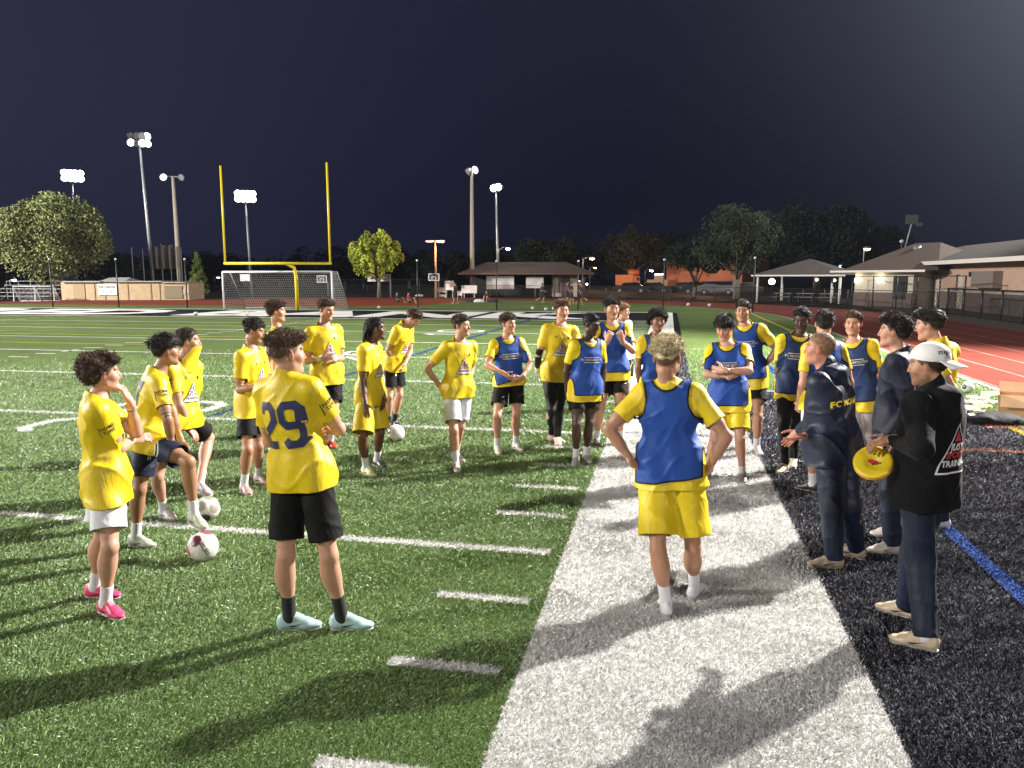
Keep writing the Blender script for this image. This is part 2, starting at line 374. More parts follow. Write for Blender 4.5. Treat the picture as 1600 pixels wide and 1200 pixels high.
def mark(name, target, base, O, Nn, Uu, layers, mats, parent, grid=.012, back=.25):
    """layers: list of (V2, F, material index, lift); projected along -Nn on to the target's surface"""
    Nn = unit(Nn); Uu = unit(np.array(Uu, float)-Nn*np.dot(Uu, Nn)); Rt = np.cross(Uu, Nn)
    bvh = target; V3 = []; F3 = []; MI = []
    for V2, F, mi, lift in layers:
        bm = bmesh.new(); vs = [bm.verts.new((x, y, 0)) for x, y in V2]
        for f in F:
            try: bm.faces.new([vs[i] for i in f])
            except ValueError: pass
        xs = [v[0] for v in V2]; ys = [v[1] for v in V2]
        for a, (lo, hi) in enumerate(((min(xs), max(xs)), (min(ys), max(ys)))):
            k = math.floor(lo/grid)+1
            while k*grid < hi:
                co = [0, 0, 0]; no = [0, 0, 0]; co[a] = k*grid; no[a] = 1
                bmesh.ops.bisect_plane(bm, geom=bm.verts[:]+bm.edges[:]+bm.faces[:], plane_co=co, plane_no=no, dist=1e-5); k += 1
        bm.verts.index_update(); ok = []; o0 = len(V3)
        for v in bm.verts:
            p = O+Rt*v.co.x+Uu*v.co.y; h = bvh.ray_cast(Vector(p+Nn*.30), Vector(-Nn), .30+back)
            if h[0] is None or abs(np.dot(np.array(h[1]), Nn)) < .22: V3.append(tuple(p)); ok.append(False)
            else: V3.append(tuple(np.array(h[0])+Nn*(.0040+lift))); ok.append(True)
        for f in bm.faces:
            ii = [v.index for v in f.verts]
            if all(ok[i] for i in ii) and max(np.linalg.norm(np.array(V3[o0+ii[q_]])-np.array(V3[o0+ii[q_-1]])) for q_ in range(len(ii))) < grid*3.2: F3.append(tuple(o0+i for i in ii)); MI.append(mi)
        bm.free()
    if not F3: return None
    # material and face normals towards the outside
    o = newobj(name, V3, F3, mats, parent, True, base); o.data.polygons.foreach_set('material_index', MI); return o
def rect(x0, x1, y0, y1): return [(x0, y0), (x1, y0), (x1, y1), (x0, y1)], [(0, 1, 2, 3)]
def trilogo(w, dark=False):
    h = w*.95; A = [(-w/2, -h/2), (w/2, -h/2), (0.0, h/2)]
    def inset(k): return [(x*k, (y+h*.12)*k-h*.12) for x, y in A], [(0, 1, 2)]
    L = [(*inset(1.), 0, 0), (*inset(.91), 1, .0008)]
    if not dark: L[0] = (L[0][0], L[0][1], 2, 0)
    L.append(([(-w*.10, h*.13), (w*.10, h*.13), (0, h*.34)], [(0, 1, 2)], 3, .0016))
    for t, y, sz, mi in (('JUST', .01, .19, 4), ('SPORTS', -.145, .165, 3), ('TRAINING', -.31, .16, 4)):
        V, F = text2d(t, w*sz, .035, .15); L.append(([(x, yy+h*y) for x, yy in V], F, mi, .0016))
    return L
def layer(vf, mi=0, dx=0, dy=0, lift=0.): return ([(x+dx, y+dy) for x, y in vf[0]], vf[1], mi, lift)
def digits(txt, hgt, sw, gap=.26):
    L = []; n = len(txt); wd = .44*hgt; tot = n*wd+(n-1)*gap*hgt
    for i, ch in enumerate(txt):
        for q in stroke([(x*hgt*.74, y*hgt) for x, y in DIG[ch]], sw*hgt):
            L.append(([(a[0]-tot/2+i*(wd+gap*hgt), a[1]-hgt/2) for a in q], [(0, 1, 2, 3)], 0, 0))
    return L
# ---- one person -----------------------------------------------------
BV = {}
def build_person(key, c):
    j = J[key]; H = j['H']; s = H/1.78; near = c.get('near', False)
    g = lambda k: np.array(j[k], float)
    P, Nk, Hd, Fw, HF = g('pel'), g('neck'), g('head'), g('F'), unit(g('HF'))
    gz = np.array([P[0], P[1], 0.]); base = np.array([round(P[0], 3), round(P[1], 3), 0.])
    U = unit(Nk-P); T = np.linalg.norm(Nk-P); Lt = unit(np.cross(U, Fw)); Fd = unit(np.cross(Lt, U)); M = np.array([Lt, Fd, U])
    hip = {'R': P-Lt*.052*H, 'L': P+Lt*.052*H}; sw_ = .093*c.get('shw', 1.); sh = {'R': Nk-U*.037*H-Lt*sw_*H, 'L': Nk-U*.037*H+Lt*sw_*H}
    arm = {k: [np.array(v) for v in j[k]] for k in 'RL'}; leg = {'R': [np.array(v) for v in j['rl']], 'L': [np.array(v) for v in j['ll']]}
    build = c.get('build', 1.); st = c.get('stout', 0.); ph = (sum(map(ord, key))*1.37) % 6.28
    low = c.get('low', False)
    hc = .0095 if near else .012; hf = .0036 if near else .0052; hh = .0042 if near else .0055
    # head frame
    HL = unit(np.cross([0, 0, 1.], HF)); HU = np.cross(HF, HL); HM = np.array([HL, HF, HU]); k = s*1.0*c.get('hk', 1.)
    Hp = lambda x, y, z: Hd+(HL*x+HF*y+HU*z)*k
    B = Sdf()
    # trunk
    B.add(elli(P+U*.01*s, (.160*s*build, (.105+.03*st)*s, .13*s), M), .03)
    B.add(elli(P+U*.17*s+Fd*.02*st, ((.135+.03*st)*s*build, (.095+.05*st)*s, .15*s), M), .05)
    B.add(elli(P+U*.36*s, (.155*s*build, (.108+.02*st)*s, .17*s), M), .05)
    for q in 'RL': B.add(rcone(sh[q]-U*.004, Nk-U*.038*s, .054*s*build, .066*s, None), .05)
    B.add(rcone(Nk-U*.05*s, Hp(0, -.018, -.085), .060*s*build, .051*s*(1+.1*st)), .03)
    for q in 'RL':
        e, w = arm[q]; a = sh[q]; b = build
        B.add(rcone(a, e, .050*s*b, .036*s*b), .035); B.add(rcone(a+(e-a)*.25, a+(e-a)*.7, .043*s*b, .042*s*b), .03)
        m = e+(w-e)*.28; B.add(rcone(e, w, .035*s*b, .0235*s), .012); B.add(rcone(e+(w-e)*.1, e+(w-e)*.45, .037*s*b, .034*s*b), .02)
        kn, an, to = leg[q]; h_ = hip[q]
        B.add(rcone(h_-U*.0, kn, .083*s*b, .050*s), .05); B.add(rcone(h_+(kn-h_)*.15, h_+(kn-h_)*.6, .088*s*b, .072*s*b), .03)
        sd = unit(kn-an); bk = unit(-Fd-sd*np.dot(-Fd, sd)) if c.get('calf', True) else 0
        tf = unit((to-an)*np.array([1, 1, 0])); cb = unit(-tf-sd*np.dot(-tf, sd))
        B.add(rcone(kn, an, .050*s, .033*s), .02); B.add(elli(kn+(an-kn)*.30+cb*.018*s, (.053*s*b, .055*s*b, .125*s), [unit(np.cross(sd, cb)), cb, sd]), .03)
        B.add(elli(kn+tf*.018*s, (.036*s, .03*s, .045*s), [unit(np.cross(sd, cb)), cb, sd]), .02)
        B.add(rcone(an-tf*.01, an+tf*.05*s-np.array([0, 0, .035]), .027*s, .02*s), .02)
    # hands
    hx = c.get('hands', {}); hands = {}
    for q in 'RL':
        e, w = arm[q]; o = hx.get(q, {}); d = unit(o['d']) if 'd' in o else unit(w-e)
        tgt = P+U*.2*s
        n = np.array(o['n'], float) if 'n' in o else (tgt-w); n = unit(n-d*np.dot(n, d))
        hands[q] = (w, d, n, o.get('curl', 28))
        hand(B, w, d, n, o.get('curl', 28), s*1.0, q == 'L', c.get('hr', 1.))
    # head
    B.add(elli(Hp(0, -.012, .030), np.array((.074, .096, .090))*k, HM), .02)
    B.add(elli(Hp(0, .022, -.038), np.array((.060, .068, .072))*k, HM), .03)
    B.add(rcone(Hp(-.040, .012, -.068), Hp(-.012, .066, -.098), .022*k, .019*k), .03); B.add(rcone(Hp(.040, .012, -.068), Hp(.012, .066, -.098), .022*k, .019*k), .03)
    B.add(elli(Hp(0, .070, -.100), np.array((.020, .017, .017))*k, HM), .018)
    for x in (-1, 1):
        B.add(elli(Hp(.038*x, .057, -.022), np.array((.024, .022, .024))*k, HM), .03)
        B.add(rcone(Hp(.012*x, .083, .030), Hp(.046*x, .070, .032), .0095*k, .009*k), .012)
        B.add(elli(Hp(.031*x, .094, .008), np.array((.016, .013, .0105))*k, HM), .010, '-')
        B.add(elli(Hp(.031*x, .0745, .009), np.array((.014, .0125, .012))*k, HM), .002)
        B.add(elli(Hp(.079*x, -.008, -.005), np.array((.009, .017, .031))*k, np.array([unit(HL*x+HF*.35*-1), unit(HF+HL*x*.35), HU])), .006)
        B.add(elli(Hp(.012*x, .090, -.035), np.array((.007, .010, .007))*k, HM), .006)
    nz = c.get('nose', 1.)
    B.add(rcone(Hp(0, .084, .020), Hp(0, .084+.022*nz, -.030), .0080*k, .0088*k), .010)
    B.add(rcone(Hp(-.015, .078, -.060), Hp(.015, .078, -.060), .0095*k, .0095*k), .008); B.add(rcone(Hp(-.014, .077, -.070), Hp(.014, .077, -.070), .0085*k, .0085*k), .006)
    lo, hi = B.bounds(); lo = lo-.03; hi = hi+.03
    fine = [[], [], []]
    for i in range(3): fine[i].append((Hd[i]-.125*k, Hd[i]+.125*k, hf))
    for q in 'RL':
        w, d, n, _ = hands[q]; cc = w+d*.08*s
        for i in range(3): fine[i].append((cc[i]-.095*s, cc[i]+.095*s, hh))
    ax = [axis(lo[i], hi[i], hc, fine[i]) for i in range(3)]
    F = B.grid(ax); V, Q = nets(F, ax); V = relax(V, Q, 1, .35)
    body = newobj('person', V, Q, M_SKIN, None, True, base); body.location = tuple(base)
    # natural colours of skin, brows, eyes, lips, scalp and stubble
    sk = np.array(SKIN[c.get('skin', 'fair')]); hc_ = np.array(c.get('hc', (.02, .013, .009))); dark = c.get('skin') in ('brown', 'dark')
    q3 = ((V-Hd)@HM.T)/k; x, y, z = q3.T; ax_ = np.abs(x); C = np.tile(sk, (len(V), 1)); ih = (np.abs(q3) < .16).all(1) & (z > -.13)
    def paint(mask, col, a=1.):
        m_ = (np.clip(mask, 0, 1)*ih*a)[:, None]; C[:] = C*(1-m_)+np.array(col)*m_
    el2 = lambda cx, cz, rx, rz: ((ax_-cx)/rx)**2+((z-cz)/rz)**2
    ft = y > .05
    if not dark: paint((el2(.0, -.035, .02, .02) < 1)*ft, sk*np.array((1.08, .82, .78)), .8); paint(((ax_ > .072) & (np.abs(z) < .04)), sk*np.array((1.1, .78, .72)), .8); paint(smooth(1.3, .5, el2(.042, -.035, .022, .02))*ft, sk*np.array((1.08, .80, .75)), .6)
    paint((el2(.0, -.064, .026, .0085) < 1)*ft, sk*np.array((.80, .50, .50) if not dark else (.9, .7, .7)), .8); paint((el2(.0, -.064, .026, .0018) < 1)*ft, sk*.25, .6)
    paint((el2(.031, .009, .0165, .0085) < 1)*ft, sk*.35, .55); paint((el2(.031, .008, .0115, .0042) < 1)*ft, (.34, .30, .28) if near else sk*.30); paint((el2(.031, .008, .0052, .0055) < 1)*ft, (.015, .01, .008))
    paint((np.abs(z-(.031-.25*(ax_-.032)**2/.01)) < .0042)*(ax_ > .012)*(ax_ < .050)*ft, hc_*.9, c.get('brow', .85))
    zl = np.interp(y, [-.12, -.07, -.035, -.012, .02, .045, .065, .10], [-.075, -.06, -.035, .012, .00, .040, .058, .064])+c.get('hl', 0.)
    paint(smooth(-.006, .006, z-zl)*(1-.0*ft), c.get('scalpc', hc_), c.get('scalp', .9)*(smooth(-.075, .03, z) if c.get('fade') else 1.))
    if c.get('beard'): paint(((z < -.035) & (y > -.02) & (z > -.125))*(1-(el2(0, -.064, .024, .008) < 1))*smooth(-.02, -.05, z-.2*(y-.06)), hc_*.8+sk*.2, c['beard'])
    if c.get('tattoo'):
        a_, e_ = sh['R'], arm['R'][0]; t_ = (V-a_)@(e_-a_)/((e_-a_)@(e_-a_)); dd = np.linalg.norm(V-(a_+(e_-a_)*t_[:, None]), axis=1)
        mk = (dd < .07) & (((t_ > .86) & (t_ < .90)) | ((t_ > .94) & (t_ < .98))); C[mk] = (.03, .025, .025)
    setattr_(body, 'Col', C, True)
    tag(body, c['label'], c.get('cat', 'person'), c.get('group'))
    # ---------------- garments
    def garment(name, S, hgrid, clipf, m, disp=None, thick=.004):
        S.disp = disp; lo, hi = S.bounds(); lo = lo-.03; hi = hi+.03; ax = [axis(lo[i], hi[i], hgrid) for i in range(3)]
        V, Q = nets(S.grid(ax), ax); V = relax(V, Q, 1, .4)
        cv = clipf(V) if clipf else np.full(len(V), -1.); V, Fc, cv = clip(V, Q, cv)
        o = newobj(name, V, Fc, m, body, True, base); setattr_(o, 'edge', cv)
        sm = o.modifiers.new('thickness', 'SOLIDIFY'); sm.thickness = thick; sm.offset = -1
        bvh = BVHTree.FromPolygons([tuple(v) for v in V], Fc); return o, bvh, V
    def loc(X, Y, Z):
        x, y, z = X-P[0], Y-P[1], Z-P[2]; return [x*m[0]+y*m[1]+z*m[2] for m in M]
    def folds(amp, t0=.30):
        def f(X, Y, Z):
            lx, ly, t = loc(X, Y, Z); sgn = np.sin(ph*3)
            w = smooth(t0+.12, t0-.25, t); th = np.arctan2(lx, ly)
            v = np.sin(th*7+5*t+2.2*np.sin(9*t+ph)+ph)*.5*w
            r = 1-np.abs(np.sin(13*t+6*lx*sgn+3.5*ly+1.8*np.sin(11*lx+6*ly+ph)+ph)); r = r**3
            d_ = 1-np.abs(np.sin(15*lx+9*t*np.sign(lx)+1.4*np.sin(14*t+ph*2)+2*ph)); d_ = d_**4
            n = vnoise((X, Y, Z), 21, ph)
            return -(amp*(v*.9+r*1.15*smooth(.50, .10, t)+d_*.9*smooth(.0, .3, t)+n*.35)-amp*.25)
        return f
    hem = c.get('hem', -.09)*s; lb = .010
    if c.get('top', 'shirt'):
        kind = c.get('top', 'shirt'); loose = c.get('loose', 0.)+(.012 if kind != 'shirt' else 0); long_ = kind != 'shirt'
        Ts = Sdf()
        tl = np.array([-.20, -.10, .02, .14, .28, .40, .47, .53])*s
        rl = (np.array([.166, .164, .158, .148, .155, .158, .140, .09])+loose)*s*build+.02*st; rf = (np.array([.134, .133, .128, .118, .122, .116, .096, .07])+loose)*s+.045*st*np.array([.8, 1, 1, .9, .5, .2, 0, 0])
        off = (np.array([.006, .010, .010, .008, .004, 0, -.004, -.006]))*s+.03*st*np.array([.7, 1, 1, .8, .3, 0, 0, 0])
        def loft(X, Y, Z):
            lx, ly, t = loc(X, Y, Z); a = np.interp(t, tl, rl); b = np.interp(t, tl, rf); o_ = np.interp(t, tl, off)
            q_ = (np.abs(lx/a)**2.3+np.abs((ly-o_)/b)**2.3)**(1/2.3); d = (q_-1)*np.minimum(a, b)*.92
            return np.maximum(d, t-.50*s)
        Ts.add((loft, np.minimum(P, Nk)-.30*s, np.maximum(P, Nk)+.30*s), .03)
        lw_ = c.get('legw', .094)*s*build
        Ts.add(elli(P+U*.02*s, (.170*s*build, (.120+.03*st)*s, .14*s), M), .09, grow=.008)
        hf0 = float(np.clip((-hem/s+.04)/.44, .22, .62))
        for q in 'RL':
            kn, an, to = leg[q]; h_ = hip[q]; vf = max(0., unit(kn-h_)@-U); hfr = hf0 if vf > .9 else min(hf0, .25); rr_ = {'shorts': lw_*1.02, 'leggings': .088*s*build, 'pants': lw_}[c.get('bottom', 'shorts')]
            Ts.add(rcone(h_, h_+(kn-h_)*hfr, rr_, rr_*1.04), .08, grow=.008)
        tors = Sdf(); tors.p = list(Ts.p)
        for q in 'RL': Ts.add(rcone(sh[q]-U*.004*s, Nk-U*.034*s, .068*s*build, .078*s), .05)
        Ts.add(elli(P+U*.36*s, (.165*s*build, (.118+.02*st)*s, .17*s), M), .04)
        Ts.add(rcone(Nk-U*.05*s, Nk+U*.06*s, .076*s, .062*s), .025)
        fr = c.get('sleeve', .66); slv = {}
        for q in 'RL':
            e, w = arm[q]; a = sh[q]
            if long_:
                Ts.add(rcone(a, e, (.064+loose*.45)*s*build, (.050+loose*.3)*s*build), .022); Ts.add(rcone(e, w, (.050+loose*.3)*s*build, .030*s), .02)
            else:
                b_ = a+(e-a)*(fr+.02); Ts.add(rcone(a, b_, .067*s*build, (.065+loose*.3)*s*build), .035)
        def sclip(V):
            cv = np.full(len(V), -1.); dt = tors.at(V); tt = (V-P)@U
            cv = np.maximum(cv, np.where(dt < .045, hem-tt, -1.))
            for q in 'RL':
                e, w = arm[q]; a = sh[q]; d = unit(e-a); L = np.linalg.norm(e-a)
                if long_:
                    d = unit(w-e); tp = (V-w)@d; cv = np.maximum(cv, np.where((np.linalg.norm(V-w-tp[:, None]*d, axis=1) < .055*s) & (np.abs(tp) < .07) & (dt > .012), tp+.012, -1.))
                else:
                    tp = (V-a)@d; dist = np.linalg.norm(V-a-tp[:, None]*d, axis=1)-.07*s*build
                    cv = np.maximum(cv, np.where((dist < dt+.004) & (dist < .03) & (dt > .016*s) & (tp > .25*L), tp-L*fr, -1.))
            if kind != 'hood':
                nn = unit(U+.55*Fd); cn = (V-(Nk+U*.032*s))@nn
                cv = np.maximum(cv, np.where(np.linalg.norm(V-Nk, axis=1) < .15*s, cn, -1.))
            return cv
        fo = folds(c.get('fold', .0092 if near else .008)*(1. if long_ else 1.))
        hg = (.0085 if near else .0125)
        name = {'shirt': 'shirt', 'hood': 'hoodie', 'jacket': 'jacket'}[kind]
        if kind == 'hood':
            for x_ in (-1, 1): Ts.add(rcone(Nk+U*.015*s-Fd*.02*s+Lt*.075*s*x_, Nk-U*.02*s-Fd*.085*s+Lt*.03*s*x_, .034*s, .045*s), .03)
            Ts.add(rcone(Nk-U*.01*s-Fd*.075*s+Lt*.06*s, Nk-U*.01*s-Fd*.075*s-Lt*.06*s, .044*s, .044*s), .03); Ts.add(rcone(Nk-U*.02*s-Fd*.095*s, Nk-U*.11*s-Fd*.125*s, .05*s, .035*s), .04)
            Ts.add(rcone(Nk-U*.03*s+Fd*.04*s+Lt*.05*s, Nk-U*.03*s+Fd*.04*s-Lt*.05*s, .035*s, .035*s), .03)
            if c.get('hoodcol', True) is not True: pass
        if kind == 'jacket': Ts.add(rcone(Nk-U*.02*s, Nk+U*.055*s+Fd*.012*s, .082*s, .074*s), .02)
        so, sb, sv = garment(name, Ts, hg, sclip, c.get('topm', M_SHIRT), fo)
        if c.get('toplab'): so['label'] = c['toplab']
    # bib over the shirt
    tgt, tob = sb, so
    if c.get('bib'):
        Bb = Sdf(); Bb.p = [(p[0], p[1]-.012, p[2]+.012, p[3], p[4], p[5]+.0095) for p in Ts.p]
        bh = c.get('bibhem', -.05)*s; tilt = c.get('bibtilt', 0.)
        def bclip(V):
            lx = (V-P)@Lt; ly = (V-P)@Fd; tt = (V-P)@U; cv = bh+tilt*lx-tt
            for q in 'RL':
                a = sh[q]+(Lt if q == 'L' else -Lt)*.045*s-U*.025*s; dv = V-a; rad = np.sqrt((dv@Lt)**2*1.15+(dv@U*.72)**2+(dv@Fd)**2*.35); cv = np.maximum(cv, .098*s-rad)
            cv = np.maximum(cv, np.abs(lx)-.205*s*build)
            dv = V-(Nk+U*.035*s+Fd*.02*s); rad = np.sqrt((dv@Lt)**2*1.1+(dv@U*.85)**2+(dv@Fd)**2*.55); cv = np.maximum(cv, .108*s-rad)
            return cv
        bo, bb, _ = garment('bib', Bb, hg, bclip, c['bib'], fo); tgt, tob = bb, bo
    # bottoms
    bk_ = c.get('bottom', 'shorts'); Sh = Sdf(); lf = c.get('legfrac', .74)
    Sh.add(elli(P+U*.02*s, (.172*s*build, (.122+.03*st)*s, .14*s), M), .03)
    lw = c.get('legw', .094)*s*build
    for q in 'RL':
        kn, an, to = leg[q]; h_ = hip[q]
        if bk_ == 'shorts': Sh.add(rcone(h_, h_+(kn-h_)*(lf+.02), lw, lw*c.get('flare', 1.08)), .035)
        elif bk_ == 'leggings': Sh.add(rcone(h_, kn, .096*s*build, .060*s), .04); Sh.add(rcone(h_+(kn-h_)*.15, h_+(kn-h_)*.6, .092*s*build, .076*s*build), .03); Sh.add(rcone(kn, an, .057*s, .044*s), .02); Sh.add(elli(kn+(an-kn)*.30-Fd*.018*s, (.056*s, .057*s, .135*s), M), .03)
        else: Sh.add(rcone(h_, kn, lw*1.0, .078*s*build), .04); Sh.add(rcone(kn, an+np.array([0, 0, .0]), .078*s*build, .066*s), .03)
    def bclip2(V):
        cv = np.full(len(V), -1.); D = {}
        for q in 'RL':
            kn, an, to = leg[q]; h_ = hip[q]
            a, b_ = (h_, h_+(kn-h_)*lf) if bk_ == 'shorts' else (kn, an)
            d = unit(b_-a); tp = (V-a)@d; D[q] = (np.linalg.norm(V-a-tp[:, None]*d, axis=1), tp-np.linalg.norm(b_-a) + (0 if bk_ == 'shorts' else -.012), tp)
        nr = D['R'][0] < D['L'][0]
        if bk_ == 'shorts': return np.where(nr, D['R'][1], D['L'][1])
        nl = np.linalg.norm(V-leg['R'][1], axis=1) < np.linalg.norm(V-leg['L'][1], axis=1)
        return np.where(nl, D['R'][1], D['L'][1])
    def bfold(X, Y, Z):
        lx, ly, t = loc(X, Y, Z); th = np.arctan2(lx-np.sign(lx)*.09, ly); a = c.get('bfold', .006 if bk_ != 'leggings' else .0015)
        d_ = (1-np.abs(np.sin(th*2+9*t+2.0*np.sin(8*t+ph)+ph)))**3; e_ = (1-np.abs(np.sin(17*t+7*lx+5*ly+1.6*np.sin(13*lx+ph)+ph)))**3
        return -(a*(d_+.8*e_*(1 if bk_ != 'shorts' else .5)+.5*vnoise((X, Y, Z), 19, ph+1))-a*.3)
    nm = {'shorts': 'shorts', 'leggings': 'leggings', 'pants': 'trousers'}[bk_]
    bto, btb, _ = garment(nm, Sh, hg*1.0, bclip2, c.get('botm', M_BLK), bfold)
    # socks and shoes
    for q in 'RL':
        kn, an, to = leg[q]; sd = unit(kn-an); tf = unit((to-an)*np.array([1, 1, 0])); pitch = unit(to-(an-np.array([0, 0, .055*s]))); zz = np.array([0, 0, 1.])
        sl_ = unit(np.cross(zz, tf)); zf = np.cross(pitch, sl_); fm = [sl_, pitch, zf]
        if True:
            top = an+sd*c.get('sockh', .13)*s; K = Sdf(); K.add(rcone(an-np.array([0, 0, .02]), top+sd*.04, .037*s, .041*s), .02); K.add(rcone(an-zf*.01, an+pitch*.03*s-zf*.03*s, .034*s, .028*s), .03)
            garment('sock', K, .008 if near else .011, lambda V: (V-top)@sd, c.get('sock') or M_SOCKW, None, .003)
        A0 = an-zf*.050*s; K = Sdf()       # sole level near A0-.03
        K.add(elli(A0-pitch*.030*s+zf*.018*s, (.034*s, .046*s, .050*s), fm), .02); K.add(rcone(A0-pitch*.03*s+zf*.0, A0+pitch*.10*s-zf*.006, .032*s, .037*s, (zf, .8)), .03)
        K.add(elli(A0+pitch*.125*s-zf*.008*s, (.041*s, .068*s, .023*s), fm), .025); K.add(rcone(A0+pitch*.012*s+zf*.044*s, A0+pitch*.100*s+zf*.006, .036*s, .027*s), .03)
        smt = c.get('shoe'); smt = smt[0 if q == 'R' else 1] if isinstance(smt, tuple) else smt
        zc = A0-zf*.028*s
        def flo(X, Y, Z): return -((X-zc[0])*zf[0]+(Y-zc[1])*zf[1]+(Z-zc[2])*zf[2])
        K.p.append((lambda X, Y, Z: (X-zc[0])*zf[0]+(Y-zc[1])*zf[1]+(Z-zc[2])*zf[2], *K.bounds(), .004, '-', 0.))
        lo, hi = K.bounds(); hz = .0055 if near else .009; axs = [axis(lo[i]-.02, hi[i]+.02, hz) for i in range(3)]
        V, Q = nets(K.grid(axs), axs); V = relax(V, Q, 1, .3)
        sm_ = newobj(c.get('shoename', 'cleat'), V, Q, smt, body, True, base)
        bvs = BVHTree.FromPolygons([tuple(v) for v in V], [tuple(map(int, f_)) for f_ in Q]); lc = c.get('lacem', M_WPR); fl_ = c.get('flash', M_DARK)
        mark('laces', bvs, base, A0+pitch*.055*s+zf*.03, unit(zf+pitch*.5), pitch, [layer(rect(-.016, .016, y_, y_+.0035), 0) for y_ in (-.022, -.010, .002, .014)], [lc], sm_, grid=.01, back=.1)
        for sg_ in (-1, 1): mark('side_flash', bvs, base, A0+pitch*.045*s-zf*.004, unit(sl_*sg_+zf*.25), zf, [([(-.045, -.006), (-.02, -.014), (.045, .010), (-.015, -.003)], [(0, 1, 2, 3)], 0, 0)], [fl_], sm_, grid=.01, back=.1)
        K2 = Sdf()                                       # the sole plate
        K2.add(rcone(A0-pitch*.04*s-zf*.030*s, A0+pitch*.05*s-zf*.030*s, .036*s, .034*s, (zf, .26)), .02); K2.add(rcone(A0+pitch*.05*s-zf*.030*s, A0+pitch*.150*s-zf*.026*s, .034*s, .040*s, (zf, .26)), .02)
        lo, hi = K2.bounds(); axs = [axis(lo[i]-.02, hi[i]+.02, hz*.8) for i in range(3)]; V, Q = nets(K2.grid(axs), axs)
        newobj('sole', V, Q, c.get('solem', MATS.get('sole') or mat('sole', (.35, .34, .33), rough=.5)), sm_, True, base)
    # ---------------- hair
    hs = c.get('hair', {}); top_, side_ = hs.get('top', .022), hs.get('side', .010); na, nf_ = hs.get('na', .006)*1.25, hs.get('nf', 55)
    hm = hairmat(tuple(hc_)) if 'mat' not in hs else hs['mat']
    if hs is not None and not hs.get('none'):
        hx_ = lambda X, Y, Z: [((X-Hd[0])*m_[0]+(Y-Hd[1])*m_[1]+(Z-Hd[2])*m_[2])/k for m_ in HM]
        cran = elli(Hp(0, -.012, .030), np.array((.074, .096, .090))*k, HM)[0]
        ys = [-.16, -.12, -.07, -.035, -.012, .02, .045, .065, .11, .16]; zs_ = [-.06, -.06, -.052, -.022, .032, .030, .046, .060, .068, .068]
        zs_ = list(np.array(zs_)+np.interp(ys, [-.16, -.03, .03, .16], [hs.get('nape', 0.), hs.get('nape', 0.)*.5, hs.get('fringe', 0.)*.4, hs.get('fringe', 0.)]))
        def hf_(X, Y, Z):
            lx, ly, lz = hx_(X, Y, Z); zl = np.interp(ly, ys, zs_); mk = smooth(-.006, .010, lz-zl+.006*np.sin(lx*140+ph)*np.sin(ly*120+lx*60)); tp_ = smooth(.0, .045, lz-zl)*.75+.25
            up = smooth(hs.get('s0', .02), hs.get('s1', .075), lz); fr_ = smooth(.02, .09, ly)*hs.get('quiff', 0.)
            t = (side_*.7*(1-up)+top_*.62*up)+fr_*up+hs.get('back', 0.)*smooth(-.04, -.10, ly)
            t = t*mk*(tp_ if top_ < .045 else 1)-.022*(1-mk)
            n = vnoise((X, Y, Z), nf_, ph)*na*mk+vnoise((X, Y, Z), nf_*2.3, ph+2)*na*.4*mk
            return cran(X, Y, Z)-(t+n)*k
        K = Sdf(); e0 = .14*k+max(top_, side_)+hs.get('back', 0)
        K.add((hf_, Hd-e0-.02, Hd+e0+.03), .004)
        hz = .0045 if near else .006; axs = [axis(Hd[i]-e0-.03, Hd[i]+e0+.05, hz) for i in range(3)]
        V, Q = nets(K.grid(axs), axs)
        if len(V):
            ho = newobj('hair', V, Q, hm, body, True, base)
            # strands
            ns = int(hs.get('n', 700)*(2. if near else 2.6)); lx, ly, lz = (((V-Hd)@HM.T)/k).T; zl = np.interp(ly, ys, zs_); okv = np.nonzero((lz-zl > .004) & (lz > -.2))[0]
            if ns and len(okv):
                pk = okv[rng.integers(0, len(okv), ns)]; p0 = V[pk]; nr_ = p0-Hp(0, -.01, .02); nr_ /= np.linalg.norm(nr_, axis=1)[:, None]
                fl = (p0-Hp(0, -.045, .13))/.1*.55+HF*(hs.get('ff', .6)-.6)*.8+HF*.15; ln = hs.get('len', .022)*(.5+1.1*rng.random((ns, 1)))*smooth(-.01, .03, (lz-zl)[pk])[:, None]*(min(1, side_/top_+.15)+(1-min(1, side_/top_+.15))*smooth(hs.get('s0', .02), hs.get('s1', .075), lz[pk]))[:, None]; rad = hs.get('r', .0016 if near else .0024)
                tg = fl-nr_*(nr_*fl).sum(1)[:, None]; rd = rng.normal(size=(ns, 3))*hs.get('rnd', .45)*.55
                d0 = nr_*hs.get('lift', .35)*.6+tg+rd; d0 /= np.linalg.norm(d0, axis=1)[:, None]
                cu = rng.normal(size=(ns, 3))*hs.get('curl', .5)*.7; p0 = p0-nr_*.004
                rows = [p0]; dd = d0
                for i in range(3): rows.append(rows[-1]+dd*ln/3); dd = dd+cu*.8-nr_*.25; dd /= np.linalg.norm(dd, axis=1)[:, None]
                a = np.cross(d0, rng.normal(size=(ns, 3))); a /= np.linalg.norm(a, axis=1)[:, None]; b = np.cross(d0, a)
                VV = []; rr = [rad*1.2, rad*1.3, rad, 0.0002]
                for i, rw in enumerate(rows):
                    for w in (0, 2.094, 4.189): VV.append(rw+(a*math.cos(w)+b*math.sin(w))*rr[i])
                VV = np.stack(VV, 1).reshape(-1, 3); o0 = np.arange(ns)[:, None]*12; FF = []
                for i in range(3):
                    for w in range(3): FF.append(o0+np.array([[i*3+w, i*3+(w+1) % 3, (i+1)*3+(w+1) % 3, (i+1)*3+w]]))
                newobj('hair_strands', VV, np.concatenate(FF), hm, ho, True, base)
